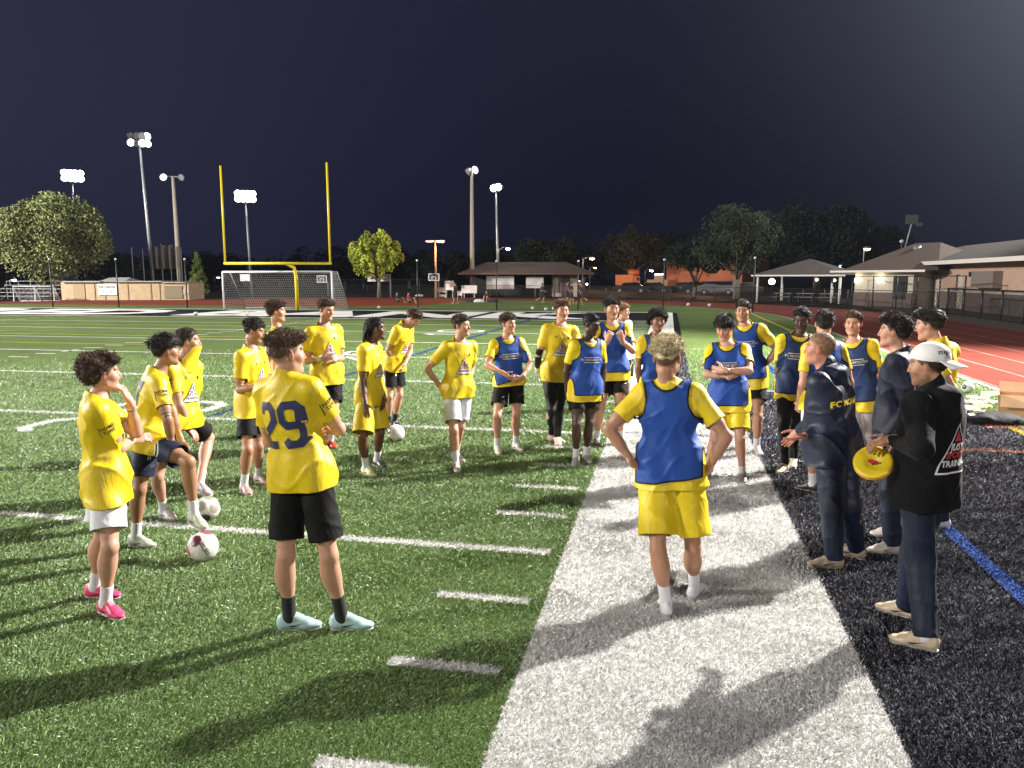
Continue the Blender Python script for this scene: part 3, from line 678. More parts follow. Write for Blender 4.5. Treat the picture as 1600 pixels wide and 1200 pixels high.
    ctx = dict(body=body, base=base, s=s, P=P, Nk=Nk, Hd=Hd, U=U, Lt=Lt, Fd=Fd, sh=sh, arm=arm, leg=leg, hip=hip, hands=hands, so=so, sb=sb, tgt=tgt, tob=tob, bto=bto, btb=btb, HF=HF, HL=HL, HU=HU, k=k, Hp=Hp, M=M)
    # prints
    z3 = np.array([0, 0, 1.])
    if c.get('logo'):      # white triangle on the chest
        mark('logo', sb, base, P+U*.27*s+Fd*.05, Fd, U, trilogo(.20*s), [M_DARK, M_WPR, M_DARK, M_RPR, M_NUM], so)
    if c.get('crest', True) and not c.get('bib') and c.get('top', 'shirt') == 'shirt' and c.get('front', True):
        mark('crest', sb, base, P+U*.40*s+Fd*.05+Lt*.075*s, Fd, U, [layer(rect(-.012, .012, -.016, .016), 0)], [M_DARK], so); mark('maker_mark', sb, base, P+U*.40*s+Fd*.05-Lt*.075*s, Fd, U, [layer((lambda v: v)(text2d('Y', .04, .02)), 0)], [M_DARK], so)
    if c.get('bibtext'):
        L = [layer(text2d('FC MONMOUTH', .036*s, .02), 0)]+[layer(rect(-.105*s, .105*s, y_, y_+.0055), 1) for y_ in (.026*s, -.032*s)]
        mark('team_name', tgt, base, P+U*.33*s+Fd*.05, Fd, U, L, [M_CPR, M_WPR], tob)
    if c.get('top', 'shirt') == 'shirt':
        for q, on in (('R', c.get('turf', near)), ('L', c.get('patch', True))):
            if not on: continue
            a, e = sh[q], arm[q][0]; d = unit(e-a); o_ = unit((Lt if q == 'L' else -Lt)+.0*Fd); nn = unit(o_-d*np.dot(o_, d)); O = a+(e-a)*.36
            if np.dot(o_, d) > .9: nn = unit(U-d*np.dot(U, d))
            if q == 'R': mark('sleeve_mark', sb, base, O, nn, -d, [layer(text2d('HOME', .034*s, .02), 0, 0, .016*s), layer(text2d('TURF', .034*s, .02), 0, 0, -.016*s), layer(rect(-.056*s, -.052*s, -.045*s, .035*s), 0)], [M_DARK], so, back=.05)
            else: mark('sleeve_patch', sb, base, O, nn, -d, [layer(rect(-.02, .02, -.022, .022), 0), layer(text2d('N', .03, .02), 1, 0, 0, .001)], [M_SKY, M_WPR], so, back=.05)
    if c.get('extra'): c['extra'](ctx)
    return ctx

# ================================================================== the field
YD = .9144; Y5 = 4.572; FWID = 48.77; YG = 7*Y5; YE = YG+9.144
RTK = 31.35; XC = -24.4; YC = 35.
COLS = dict(w=(.74, .73, .71), y=(.50, .40, .06), o=(.36, .15, .09), b=(.018, .055, .22), k=(.012, .012, .016), r=(.55, .11, .065), g=(.098, .142, .046))
marks = []                                     # (x0, x1, y0, y1, colour): painted rectangles
def mk(c, x0, x1, y0, y1): marks.append((min(x0, x1), max(x0, x1), min(y0, y1), max(y0, y1), c))
mk('k', 1.84, 5.62, -30, 9.08); mk('k', .99, 1.24, 9.08, YE); mk('k', -FWID, 0, YG, YE)
mk('w', 0, 1.84, -30, 9.08); mk('w', 0, .99, 9.08, YE+.3); mk('w', 1.84, 5.5, 9.04, 9.16)
mk('w', -FWID-1.8, 0, YE, YE+.45); mk('w', -FWID, 0, YG-.12, YG+.12)
for k in range(-4, 7): mk('w', -FWID, -.10, k*Y5-.052, k*Y5+.052)
for k in range(-20, 35):
    if k % 5 == 0: continue
    y = k*YD
    for x in (-.41, -48.3): mk('w', x-.315, x+.315, y-.045, y+.045)
    for x in (-16.46, -32.3): mk('w', x-.32, x+.32, y-.045, y+.045)
for k in range(-4, 7):
    for x in (-16.46, -32.3): mk('w', x-.045, x+.045, k*Y5-.32, k*Y5+.32)
mk('b', -6.13, -6.02, 4.7, YE+.4); mk('b', 3.04, 3.16, -30, 20); mk('b', 0, 3.04, 4.68, 4.74)
mk('y', 5.44, 5.56, -30, YE+.4); mk('y', 1.24, 5.44, YE-.02, YE+.12); mk('o', 4.2, 5.4, 4.44, 4.54); mk('o', 5.2, 6.6, 6.1, 6.22)
mk('y', -FWID, -12, 19.2, 19.32); mk('y', -FWID, -15, 24.9, 25.02); mk('y', -30, -15, 15.8, 15.9); mk('y', -19, -10, 29, 29.12); mk('o', -46, -22, 30.2, 30.32)
mk('y', -41, -8, 35.6, 35.7)
def num_quads(txt, xc, yc, hh=1.70):
    """field number, its foot towards the near sideline"""
    out = []
    for q in stroke([(x*hh*.95, y*hh) for x, y in DIG[txt]], .105*hh): out.append([(xc+hh/2-b, yc+a-.285*hh) for a, b in q])
    return out
numq = []
for k, t in ((-1, '40'), (1, '30'), (3, '20'), (5, '10')):
    for ch, dy in ((t[0], -.87), (t[1], .87)):
        for q in num_quads(ch, -7.32, k*Y5+dy): numq.append(q)
        for q in num_quads(ch, -41.4, k*Y5+dy): numq.append(q)
# the lettering of the end zone
endq = []
V_, F_ = text2d('RED BANK', 7.4, .045)
vx = [v[0] for v in V_]; vy = [v[1] for v in V_]; sx = 43/(max(vx)-min(vx)); sy = 7.0/(max(vy)-min(vy))
endV = [((x-(max(vx)+min(vx))/2)*sx-24.4, (y-(max(vy)+min(vy))/2)*sy+YG+4.65, 0) for x, y in V_]; endF = F_
def region(X, Y):
    """index of painted colour at each point"""
    names = list(COLS); out = np.full(X.shape, names.index('g'))
    for x0, x1, y0, y1, c in marks: out[(X > x0) & (X < x1) & (Y > y0) & (Y < y1)] = names.index(c)
    for q in numq:
        if abs(q[0][0]) > 12: continue
        a = np.array(q); ins = np.ones(X.shape, bool); sg = None
        ar = sum(a[i][0]*a[(i+1) % 4][1]-a[(i+1) % 4][0]*a[i][1] for i in range(4))
        for i in range(4):
            p, r_ = a[i], a[(i+1) % 4]; cr = (r_[0]-p[0])*(Y-p[1])-(r_[1]-p[1])*(X-p[0]); ins &= (cr*np.sign(ar) >= 0)
        out[ins] = names.index('w')
    return out
TB = [(170, .02, (1, 1, 1), 0), (30, .02, (1, 1, 1), 0)]
def turfmat(name, col, amt, patch=.16):
    m = bpy.data.materials.new(name); m.use_nodes = True; t = m.node_tree; b = t.nodes['Principled BSDF']; L = t.links.new
    b.inputs['Roughness'].default_value = .75; b.inputs['Specular IOR Level'].default_value = .06
    tco = N(t, 'ShaderNodeTexCoord'); out = None
    for sc_, a_, de in ((105, amt, 2), (1.1, patch, 3), (.16, patch*.9, 2)):
        n = N(t, 'ShaderNodeTexNoise', inp={'Scale': sc_, 'Detail': de}); L(tco.outputs['Object'], n.inputs['Vector'])
        r = N(t, 'ShaderNodeMapRange', inp={'From Min': .32, 'From Max': .68, 'To Min': 1-a_, 'To Max': 1+a_}); L(n.outputs[0], r.inputs[0])
        v = N(t, 'ShaderNodeVectorMath', operation='SCALE'); L(r.outputs[0], v.inputs['Scale'])
        if out: L(out, v.inputs[0])
        else: v.inputs[0].default_value = col
        out = v.outputs[0]
    L(out, b.inputs['Base Color'])
    n = N(t, 'ShaderNodeTexNoise', inp={'Scale': 140, 'Detail': 2}); L(tco.outputs['Object'], n.inputs['Vector']); bp = N(t, 'ShaderNodeBump', inp={'Strength': .6, 'Distance': .01}); L(n.outputs[0], bp.inputs['Height']); L(bp.outputs[0], b.inputs['Normal'])
    MATS[name] = m; return m
def sheet(name, polys, z, m, kind='structure'):
    mb = MB()
    for p in polys: mb.poly([(x, y, z) for x, y in p])
    o = mb.build(name, m, smooth=False); tag(o, kind=kind); return o
def rq(x0, x1, y0, y1): return [(x0, y0), (x1, y0), (x1, y1), (x0, y1)]
sheet('ground', [rq(-600, 600, -300, 900)], -.03, turfmat('far_ground', (.012, .014, .010), .3, .3))
sheet('asphalt', [rq(-160, 120, 74.5, 190)], -.018, turfmat('asphalt_ground', (.022, .021, .021), .3, .2))
sheet('pavement', [rq(14.3, 60, -40, 74.4)], -.014, turfmat('concrete_paving', (.10, .085, .07), .2, .15))
def arc(r, a0, a1, n=48): return [(XC+r*math.cos(a0+(a1-a0)*i/n), YC+r*math.sin(a0+(a1-a0)*i/n)) for i in range(n+1)]
def track_ring(r0, r1):
    P0 = [(XC+r0, -60)]+arc(r0, 0, math.pi)+[(XC-r0, -60)]; P1 = [(XC+r1, -60)]+arc(r1, 0, math.pi)+[(XC-r1, -60)]
    return [[P0[i], P1[i], P1[i+1], P0[i+1]] for i in range(len(P0)-1)]
sheet('running_track', track_ring(RTK, RTK+7.4), -.008, turfmat('track_rubber', (.125, .030, .022), .22, .10))
tl_ = []
for i in range(7): tl_ += track_ring(RTK+.06+i*1.18, RTK+.11+i*1.18)
sheet('track_lane_lines', tl_, -.004, turfmat('track_paint', (.26, .15, .13), .2, .2))
sheet('track_kerb', track_ring(RTK-.12, RTK), -.002, turfmat('kerb_paint', (.36, .33, .30), .2, .2))
sheet('track_apron', [[(-17.5, 50.5)]+[(XC+31.1*math.cos(a), YC+31.1*math.sin(a)) for a in np.linspace(math.acos((-17.5-XC)/31.1), math.pi-.42, 30)]+[(-52.8, 47.6), (-23, 47.6)]], -.010, turfmat('apron_rubber', (.20, .042, .024), .2, .10))
pts = [(XC+31.23, -60)]+arc(31.23, 0, math.pi, 64)+[(XC-31.23, -60)]
sheet('turf', [pts], -.012, turfmat('turf_green', COLS['g'], .38, .14))
HGT = {'k': 0.0, 'w': .004, 'y': .008, 'o': .008, 'b': .012}
NMS = {'k': 'black_turf_areas', 'w': 'white_field_lines', 'y': 'yellow_field_lines', 'o': 'orange_field_lines', 'b': 'blue_field_lines'}
for c in 'kwyob': sheet(NMS[c], [rq(*m_[:4]) for m_ in marks if m_[4] == c], HGT[c]-.006, turfmat('turf_'+c, COLS[c], .22, .07))
mb = MB()
for q in numq: mb.poly([(x, y, .001) for x, y in q])
mb.add([(x, y, .0015) for x, y, _ in endV], endF)
tag(mb.build('field_numbers', MATS['turf_w']), kind='structure')
# grass blades of the near turf: one object, finer and denser towards the camera
def blades():
    d = np.linspace(2.0, 25, 400); w = d**-.5*smooth(25.5, 13, d); cdf = np.cumsum(w); cdf /= cdf[-1]
    n = int(GRASS_N); D = np.interp(rng.random(n), cdf, d); A = rng.uniform(-.66, .66, n)-CY_*-1*-1
    th = A; X = CX+D*np.sin(th); Y = CYY+D*np.cos(th)
    ok = (X < 6.8); X, Y, D = X[ok], Y[ok], D[ok]; n = len(X)
    s = (D/4.)**.62; hgt = .0195*(.7+.6*rng.random(n))*np.clip(s, .6, 1.9); wd = .00165*np.clip(s, .6, 3.2)*(.7+.6*rng.random(n))
    a = rng.uniform(0, 6.283, n); lean = rng.uniform(.5, 1.6, n)
    pa = .6*np.sin(X*1.3+.7*np.sin(Y*.9))+1.1; a = np.where(rng.random(n) < .35, pa+rng.normal(size=n)*.5, a)
    dx, dy = np.cos(a)*hgt*lean, np.sin(a)*hgt*lean; hz = hgt*np.clip(1.15-.45*lean, .35, 1)
    b = rng.uniform(0, 6.283, n); wx, wy = np.cos(b)*wd, np.sin(b)*wd
    z0 = np.full(n, -.008)
    V = np.stack([np.stack([X-wx, Y-wy, z0], 1), np.stack([X+wx, Y+wy, z0], 1), np.stack([X+dx*.5+wx*.8, Y+dy*.5+wy*.8, hz*.62], 1), np.stack([X+dx, Y+dy, hz], 1)], 1).reshape(-1, 3)
    F = np.arange(n*4).reshape(-1, 4)
    rg = region(X+dx*.3+rng.normal(size=n)*.007, Y+dy*.3+rng.normal(size=n)*.007); nm_ = list(COLS); T = np.array([COLS[k] for k in nm_]); C = T[rg].copy(); r = rng.random(n)
    gi = rg == nm_.index('g'); v = .78+.62*r; pt = 1+.13*np.sin(X*.8+2*np.sin(Y*.5))*np.sin(Y*.7+1.3*np.sin(X*.6))
    C[gi] = (np.array([.155, .235, .080])*(v*pt)[:, None])[gi]; sp = gi & (rng.random(n) < .09); C[sp] = np.array([.36, .47, .24])*(.6+.4*r[sp])[:, None]  # scattered paler blades: the turf's sparkle put into their colour
    ki = rg == nm_.index('k'); C[ki] = np.array([.012, .013, .020])*(.5+r[ki])[:, None]; sp = ki & (rng.random(n) < .27); C[sp] = np.array([.24, .24, .28])*(.5+.9*r[sp])[:, None]  # pale grey blades: some grey fibre, and specular glints painted as colour
    wi = (rg == nm_.index('w')); sc_ = 1-.20*np.clip(np.sin(X*2.1+1.7*np.sin(Y*1.3))*np.sin(Y*1.9+1.5*np.sin(X*2.7))-.1, 0, 1); C[wi] *= ((.88+.20*r)*sc_)[wi][:, None]; cb_ = rng.random(n) < .012; C[cb_] = (.02, .02, .02); oi = ~gi & ~ki & ~wi; C[oi] *= (.6+.6*r[oi])[:, None]
    me = bpy.data.meshes.new('grass'); me.vertices.add(len(V)); me.vertices.foreach_set('co', V.astype(np.float32).ravel())
    me.loops.add(len(V)); me.loops.foreach_set('vertex_index', F.ravel().astype(np.int32)); me.polygons.add(n); me.polygons.foreach_set('loop_start', np.arange(0, 4*n, 4, dtype=np.int32)); me.polygons.foreach_set('loop_total', np.full(n, 4, np.int32)); me.update(calc_edges=True)
    at_ = me.attributes.new('Col', 'FLOAT_COLOR', 'POINT'); at_.data.foreach_set('color', np.repeat(np.concatenate([C, np.ones((n, 1))], 1), 4, 0).astype(np.float32).ravel())
    me.materials.append(mat('turf_blade', (.1, .2, .05), rough=.42, spec=.45, attr='Col'))
    o = bpy.data.objects.new('grass', me); COL.objects.link(o); return tag(o, 'short synthetic grass blades covering the playing field', None, None, 'stuff')
GRASS_N = 1150000
blades()

J = {
 'P1': {'H':1.68,'pel':[-2.753,-1.466,0.85],'neck':[-2.769,-1.479,1.362],'head':[-2.731,-1.447,1.513],'F':[0.741,0.671,0.0],'HF':[0.705,0.709,0.0],'rl':[[-2.594,-1.664,0.464],[-2.691,-1.624,0.085],[-2.51,-1.691,0.03]],'ll':[[-2.804,-1.477,0.447],[-2.943,-1.417,0.085],[-2.751,-1.397,0.03]],'R':[[-2.647,-1.458,1.042],[-2.73,-1.226,1.039]],'L':[[-2.666,-1.265,1.102],[-2.618,-1.365,1.328]]},
 'P2': {'H':1.7,'pel':[-3.187,-0.461,0.869],'neck':[-3.124,-0.414,1.381],'head':[-3.061,-0.368,1.552],'F':[0.701,0.713,0.0],'HF':[0.676,0.737,0.0],'rl':[[-2.753,-0.615,0.742],[-2.783,-0.54,0.315],[-2.611,-0.633,0.245]],'ll':[[-3.266,-0.511,0.472],[-3.339,-0.501,0.085],[-3.143,-0.509,0.03]],'R':[[-2.899,-0.62,1.065],[-2.935,-0.539,0.83]],'L':[[-3.153,-0.218,1.06],[-3.071,-0.236,0.805]]},
 'P3': {'H':1.68,'pel':[-3.419,0.246,0.887],'neck':[-3.374,0.278,1.396],'head':[-3.329,0.309,1.561],'F':[0.994,-0.113,0.0],'HF':[0.861,0.508,0.0],'rl':[[-3.485,-0.002,0.431],[-3.587,0.189,0.085],[-3.411,0.109,0.03]],'ll':[[-3.385,0.611,0.647],[-3.302,0.313,0.3],[-3.129,0.226,0.235]],'R':[[-3.307,0.11,1.034],[-3.339,0.26,0.813]],'L':[[-3.345,0.379,1.004],[-3.418,0.506,0.786]]},
 'P4': {'H':1.7,'pel':[-3.315,1.263,0.894],'neck':[-3.301,1.271,1.413],'head':[-3.268,1.29,1.589],'F':[0.997,-0.076,0.0],'HF':[0.904,0.34,-0.259],'rl':[[-3.228,0.999,0.452],[-3.325,1.058,0.085],[-3.175,0.933,0.03]],'ll':[[-3.258,1.252,0.433],[-3.375,1.426,0.085],[-3.199,1.341,0.03]],'R':[[-3.327,1.069,1.027],[-3.089,1.027,1.081]],'L':[[-3.223,1.421,1.026],[-3.131,1.196,1.062]]},
 'P5': {'H':1.8,'pel':[-3.832,2.781,0.954],'neck':[-3.826,2.784,1.503],'head':[-3.832,2.781,1.709],'F':[0.989,0.15,0.0],'HF':[0.916,0.401,0.0],'rl':[[-3.795,2.575,0.485],[-3.896,2.678,0.085],[-3.709,2.588,0.03]],'ll':[[-3.785,2.725,0.474],[-3.867,2.829,0.085],[-3.661,2.809,0.03]],'R':[[-3.838,2.558,1.097],[-3.819,2.56,0.832]],'L':[[-3.813,2.908,1.093],[-3.792,2.847,0.813]]},
 'P6': {'H':1.85,'pel':[-3.393,3.163,0.959],'neck':[-3.409,3.156,1.523],'head':[-3.375,3.172,1.719],'F':[0.769,-0.64,0.0],'HF':[0.894,-0.412,-0.174],'rl':[[-3.374,2.96,0.47],[-3.503,3.129,0.085],[-3.394,2.946,0.03]],'ll':[[-3.255,3.032,0.462],[-3.376,3.154,0.085],[-3.227,3.002,0.03]],'R':[[-3.561,2.973,1.099],[-3.31,2.898,1.148]],'L':[[-3.242,3.26,1.111],[-3.246,2.99,1.124]]},
 'P7': {'H':1.8,'pel':[-1.345,-1.573,0.992],'neck':[-1.398,-1.6,1.538],'head':[-1.39,-1.596,1.678],'F':[0.221,0.975,0.0],'HF':[0.653,0.757,0.0],'rl':[[-1.16,-1.627,0.503],[-1.142,-1.52,0.085],[-0.94,-1.475,0.03]],'ll':[[-1.413,-1.663,0.497],[-1.454,-1.582,0.085],[-1.254,-1.527,0.03]],'R':[[-1.14,-1.472,1.223],[-1.327,-1.292,1.192]],'L':[[-1.575,-1.512,1.14],[-1.334,-1.358,1.171]]},
 'P8': {'H':1.72,'pel':[-2.416,2.14,0.879],'neck':[-2.403,2.146,1.404],'head':[-2.336,2.173,1.561],'F':[0.999,-0.049,0.0],'HF':[0.955,0.296,0.0],'rl':[[-2.381,1.828,0.448],[-2.405,1.948,0.085],[-2.241,1.836,0.03]],'ll':[[-2.312,2.146,0.428],[-2.431,2.331,0.085],[-2.275,2.209,0.03]],'R':[[-2.415,1.952,1.011],[-2.347,1.841,0.79]],'L':[[-2.334,2.295,1.012],[-2.27,2.139,0.814]]},
 'P9': {'H':1.76,'pel':[-2.984,4.426,0.956],'neck':[-2.806,4.399,1.462],'head':[-2.689,4.44,1.557],'F':[0.987,-0.161,0.0],'HF':[0.707,0.009,-0.707],'rl':[[-2.989,4.229,0.485],[-3.051,4.34,0.085],[-2.942,4.169,0.03]],'ll':[[-2.92,4.447,0.48],[-3.039,4.538,0.085],[-2.883,4.409,0.03]],'R':[[-2.99,4.224,1.122],[-2.932,4.353,0.906]],'L':[[-2.767,4.505,1.09],[-2.783,4.301,0.924]]},
 'P10': {'H':1.72,'pel':[-1.543,2.562,0.886],'neck':[-1.518,2.569,1.41],'head':[-1.496,2.576,1.58],'F':[0.715,-0.699,0.0],'HF':[0.977,-0.214,0.0],'rl':[[-1.514,2.281,0.454],[-1.511,2.329,0.085],[-1.428,2.15,0.03]],'ll':[[-1.528,2.592,0.444],[-1.637,2.778,0.085],[-1.493,2.642,0.03]],'R':[[-1.849,2.405,1.107],[-1.725,2.496,0.905]],'L':[[-1.453,2.846,1.086],[-1.459,2.689,0.885]]},
 'P11': {'H':1.71,'pel':[-1.117,3.355,0.862],'neck':[-1.145,3.349,1.383],'head':[-1.13,3.353,1.559],'F':[0.496,-0.868,0.0],'HF':[0.836,-0.548,0.0],'rl':[[-1.212,3.102,0.481],[-1.244,3.237,0.085],[-1.168,3.056,0.03]],'ll':[[-1.017,3.292,0.469],[-1.058,3.458,0.085],[-0.933,3.306,0.03]],'R':[[-1.33,3.09,1.084],[-1.106,3.013,1.0]],'L':[[-0.855,3.342,1.073],[-0.925,3.139,0.943]]},
 'P12': {'H':1.85,'pel':[-0.623,3.953,0.95],'neck':[-0.581,3.959,1.513],'head':[-0.566,3.961,1.69],'F':[0.394,-0.919,0.0],'HF':[0.473,-0.881,0.0],'rl':[[-0.661,3.778,0.461],[-0.685,4.003,0.085],[-0.497,3.903,0.03]],'ll':[[-0.567,3.743,0.462],[-0.603,3.897,0.085],[-0.551,3.691,0.03]],'R':[[-0.848,3.855,1.137],[-0.883,4.014,0.922]],'L':[[-0.324,3.941,1.139],[-0.332,3.903,0.845]]},
 'P13': {'H':1.73,'pel':[-0.156,2.937,0.881],'neck':[-0.134,2.939,1.408],'head':[-0.094,2.943,1.588],'F':[0.589,-0.808,0.0],'HF':[0.845,-0.467,-0.259],'rl':[[-0.221,2.717,0.483],[-0.241,2.859,0.085],[-0.241,2.66,0.03]],'ll':[[-0.092,2.855,0.477],[-0.147,3.006,0.085],[-0.06,2.828,0.03]],'R':[[-0.363,2.887,1.062],[-0.358,2.926,0.808]],'L':[[0.038,3.085,1.047],[0.027,2.994,0.809]]},
 'P14': {'H':1.88,'pel':[0.075,3.988,0.953],'neck':[0.059,3.987,1.526],'head':[0.056,3.987,1.717],'F':[0.208,-0.978,0.0],'HF':[0.406,-0.914,0.0],'rl':[[-0.049,3.757,0.469],[-0.109,3.954,0.085],[-0.078,3.741,0.03]],'ll':[[0.184,3.806,0.468],[0.194,4.014,0.085],[0.237,3.802,0.03]],'R':[[-0.136,3.732,1.218],[0.039,3.572,1.352]],'L':[[0.332,3.852,1.207],[0.208,3.658,1.355]]},
 'P15': {'H':1.72,'pel':[0.059,6.673,0.892],'neck':[0.018,6.671,1.415],'head':[0.045,6.672,1.568],'F':[0.8,-0.6,0.0],'HF':[0.957,-0.29,0.0],'rl':[[0.05,6.433,0.441],[0.036,6.601,0.085],[0.203,6.495,0.03]],'ll':[[0.133,6.572,0.434],[0.13,6.748,0.085],[0.303,6.651,0.03]],'R':[[-0.057,6.53,1.013],[-0.04,6.642,0.762]],'L':[[0.148,6.771,1.03],[0.163,6.631,0.794]]},
 'P16': {'H':1.74,'pel':[0.636,3.651,0.885],'neck':[0.616,3.651,1.415],'head':[0.627,3.651,1.591],'F':[0.151,-0.989,0.0],'HF':[0.27,-0.963,0.0],'rl':[[0.576,3.454,0.465],[0.565,3.63,0.085],[0.561,3.43,0.03]],'ll':[[0.747,3.498,0.463],[0.771,3.671,0.085],[0.81,3.475,0.03]],'R':[[0.408,3.583,1.042],[0.426,3.658,0.8]],'L':[[0.858,3.663,1.058],[0.841,3.563,0.825]]},
 'P17': {'H':1.7,'pel':[0.783,-0.778,0.931],'neck':[0.757,-0.778,1.449],'head':[0.745,-0.778,1.61],'F':[0.113,0.994,0.0],'HF':[0.248,0.959,-0.139],'rl':[[0.937,-0.862,0.426],[0.963,-0.634,0.085],[1.055,-0.462,0.03]],'ll':[[0.721,-0.978,0.443],[0.781,-0.927,0.085],[0.761,-0.733,0.03]],'R':[[1.114,-0.855,1.145],[1.005,-0.83,0.916]],'L':[[0.395,-0.829,1.16],[0.556,-0.852,0.945]]},
 'P18': {'H':1.74,'pel':[1.386,2.544,0.893],'neck':[1.355,2.547,1.422],'head':[1.317,2.549,1.587],'F':[-0.217,-0.976,0.0],'HF':[-0.314,-0.886,-0.342],'rl':[[1.251,2.39,0.453],[1.202,2.577,0.085],[1.177,2.379,0.03]],'ll':[[1.496,2.353,0.471],[1.55,2.509,0.085],[1.546,2.309,0.03]],'R':[[1.145,2.377,1.125],[1.383,2.269,1.125]],'L':[[1.553,2.271,1.181],[1.303,2.217,1.188]]},
 'P19': {'H':1.85,'pel':[1.728,3.961,0.977],'neck':[1.661,3.968,1.537],'head':[1.625,3.971,1.698],'F':[-0.275,-0.961,0.0],'HF':[-0.242,-0.97,0.0],'rl':[[1.669,3.832,0.451],[1.674,4.072,0.085],[1.618,3.867,0.03]],'ll':[[1.817,3.704,0.464],[1.833,3.844,0.085],[1.866,3.634,0.03]],'R':[[1.52,4.068,1.121],[1.569,3.913,0.905]],'L':[[2.035,3.975,1.242],[1.874,3.907,1.029]]},
 'P20': {'H':1.82,'pel':[2.122,3.12,0.929],'neck':[2.143,3.116,1.484],'head':[2.161,3.113,1.65],'F':[-0.069,-0.998,0.0],'HF':[-0.313,-0.914,-0.259],'rl':[[1.998,2.877,0.473],[2.035,2.972,0.085],[1.928,2.792,0.03]],'ll':[[2.124,3.068,0.476],[2.174,3.273,0.085],[2.136,3.067,0.03]],'R':[[1.948,3.107,1.089],[1.991,3.139,0.823]],'L':[[2.345,3.145,1.093],[2.327,3.047,0.847]]},
 'P21': {'H':1.76,'pel':[2.234,2.285,0.941],'neck':[2.244,2.283,1.478],'head':[2.235,2.285,1.659],'F':[-0.412,0.911,0.0],'HF':[0.012,1.0,0.0],'rl':[[2.306,2.2,0.447],[2.342,2.354,0.085],[2.343,2.557,0.03]],'ll':[[2.146,2.097,0.45],[2.194,2.202,0.085],[2.029,2.32,0.03]],'R':[[2.502,2.295,1.093],[2.463,2.315,0.815]],'L':[[2.044,2.167,1.083],[2.04,2.306,0.867]]},
 'P22': {'H':1.73,'pel':[1.97,0.254,0.908],'neck':[1.895,0.27,1.43],'head':[1.835,0.281,1.591],'F':[-0.829,0.559,0.0],'HF':[-0.94,0.341,0.0],'rl':[[2.076,0.208,0.447],[2.186,0.352,0.085],[2.041,0.489,0.03]],'ll':[[1.947,0.118,0.476],[1.978,0.106,0.085],[1.78,0.087,0.03]],'R':[[1.861,0.38,1.069],[1.763,0.573,0.912]],'L':[[1.957,0.165,1.095],[1.734,0.121,0.973]]},
 'P23': {'H':1.79,'pel':[2.747,2.946,0.902],'neck':[2.664,2.965,1.441],'head':[2.649,2.969,1.622],'F':[-0.427,-0.904,0.0],'HF':[-0.363,-0.932,0.0],'rl':[[2.695,2.734,0.447],[2.742,2.91,0.085],[2.669,2.718,0.03]],'ll':[[2.839,2.742,0.452],[2.909,2.944,0.085],[2.881,2.74,0.03]],'R':[[2.51,2.998,1.012],[2.567,3.05,0.763]],'L':[[2.927,2.876,1.072],[2.989,2.963,0.824]]},
 'P24': {'H':1.8,'pel':[2.515,0.735,0.983],'neck':[2.512,0.736,1.532],'head':[2.455,0.752,1.693],'F':[-0.916,0.4,0.0],'HF':[-0.936,0.352,0.0],'rl':[[2.542,0.829,0.5],[2.607,0.941,0.085],[2.403,0.902,0.03]],'ll':[[2.448,0.528,0.499],[2.484,0.512,0.085],[2.279,0.483,0.03]],'R':[[2.487,0.869,1.131],[2.52,1.018,0.887]],'L':[[2.555,0.529,1.148],[2.399,0.56,0.915]]},
 'P25': {'H':1.84,'pel':[3.025,1.402,0.986],'neck':[2.986,1.415,1.545],'head':[2.912,1.438,1.705],'F':[-0.668,0.744,0.0],'HF':[-0.906,0.386,-0.174],'rl':[[3.05,1.401,0.488],[3.128,1.526,0.085],[3.006,1.699,0.03]],'ll':[[2.983,1.235,0.498],[3.051,1.235,0.085],[2.841,1.264,0.03]],'R':[[2.922,1.552,1.188],[2.944,1.728,0.989]],'L':[[3.055,1.195,1.19],[3.051,1.354,0.971]]},
 'P26': {'H':1.75,'pel':[2.243,-0.882,0.925],'neck':[2.248,-0.884,1.459],'head':[2.211,-0.872,1.611],'F':[-0.7,0.714,0.0],'HF':[-0.878,0.458,-0.139],'rl':[[2.221,-0.84,0.462],[2.258,-0.67,0.085],[2.082,-0.573,0.03]],'ll':[[2.224,-0.933,0.481],[2.233,-1.097,0.085],[2.046,-1.023,0.03]],'R':[[2.143,-0.747,1.137],[2.161,-0.493,1.08]],'L':[[2.103,-1.218,1.19],[2.006,-0.977,1.188]]},
}
ALLC = {}
def person(key, label, **k): k['label'] = label; ALLC[key] = k
NEARW = dict(near=True)
GRP = 'soccer players and coaches gathered in a huddle'
sh_ = lambda r, g, b: shoemat((r, g, b))
BROWN = (.060, .036, .022); BLACKH = (.022, .018, .016); DK = (.034, .024, .018)
person('P1', 'player in pink cleats and white shorts, curly brown mullet, hand at his mouth', near=True, skin='fair', hc=(.065, .036, .023), build=1.10, botm=M_WHTS, sock=M_SOCKW, shoe=sh_(.70, .06, .17), turf=True, front=False, hem=-.15, logo=False,
  hair=dict(top=.036, side=.022, back=.022, nape=-.065, fringe=-.004, quiff=.014, na=.011, nf=48, n=2200, len=.028, r=.0016, lift=.6, rnd=.9, curl=1.6, ff=.3), hands=dict(L=dict(d=(-.35, -.15, .9), n=(-.8, -.2, -.3), curl=50), R=dict(d=(.6, .75, .1), n=(-.4, .3, -.5), curl=35)), hl=-.01)
person('P2', 'black haired player in navy shorts with his foot on a maroon and white ball', near=True, skin='olive', hc=BLACKH, botm=M_NAVYS, sock=M_SOCKW, shoe=sh_(.42, .46, .36), front=False, hem=-.09, tattoo=True,
  hair=dict(top=.034, side=.008, fringe=-.026, quiff=.012, na=.005, n=1400, len=.035, ff=1., fd=.3, lift=.3, rnd=.25, curl=.2), hands=dict(R=dict(d=(.55, .15, -.75), n=(-.2, .1, -1), curl=20)))
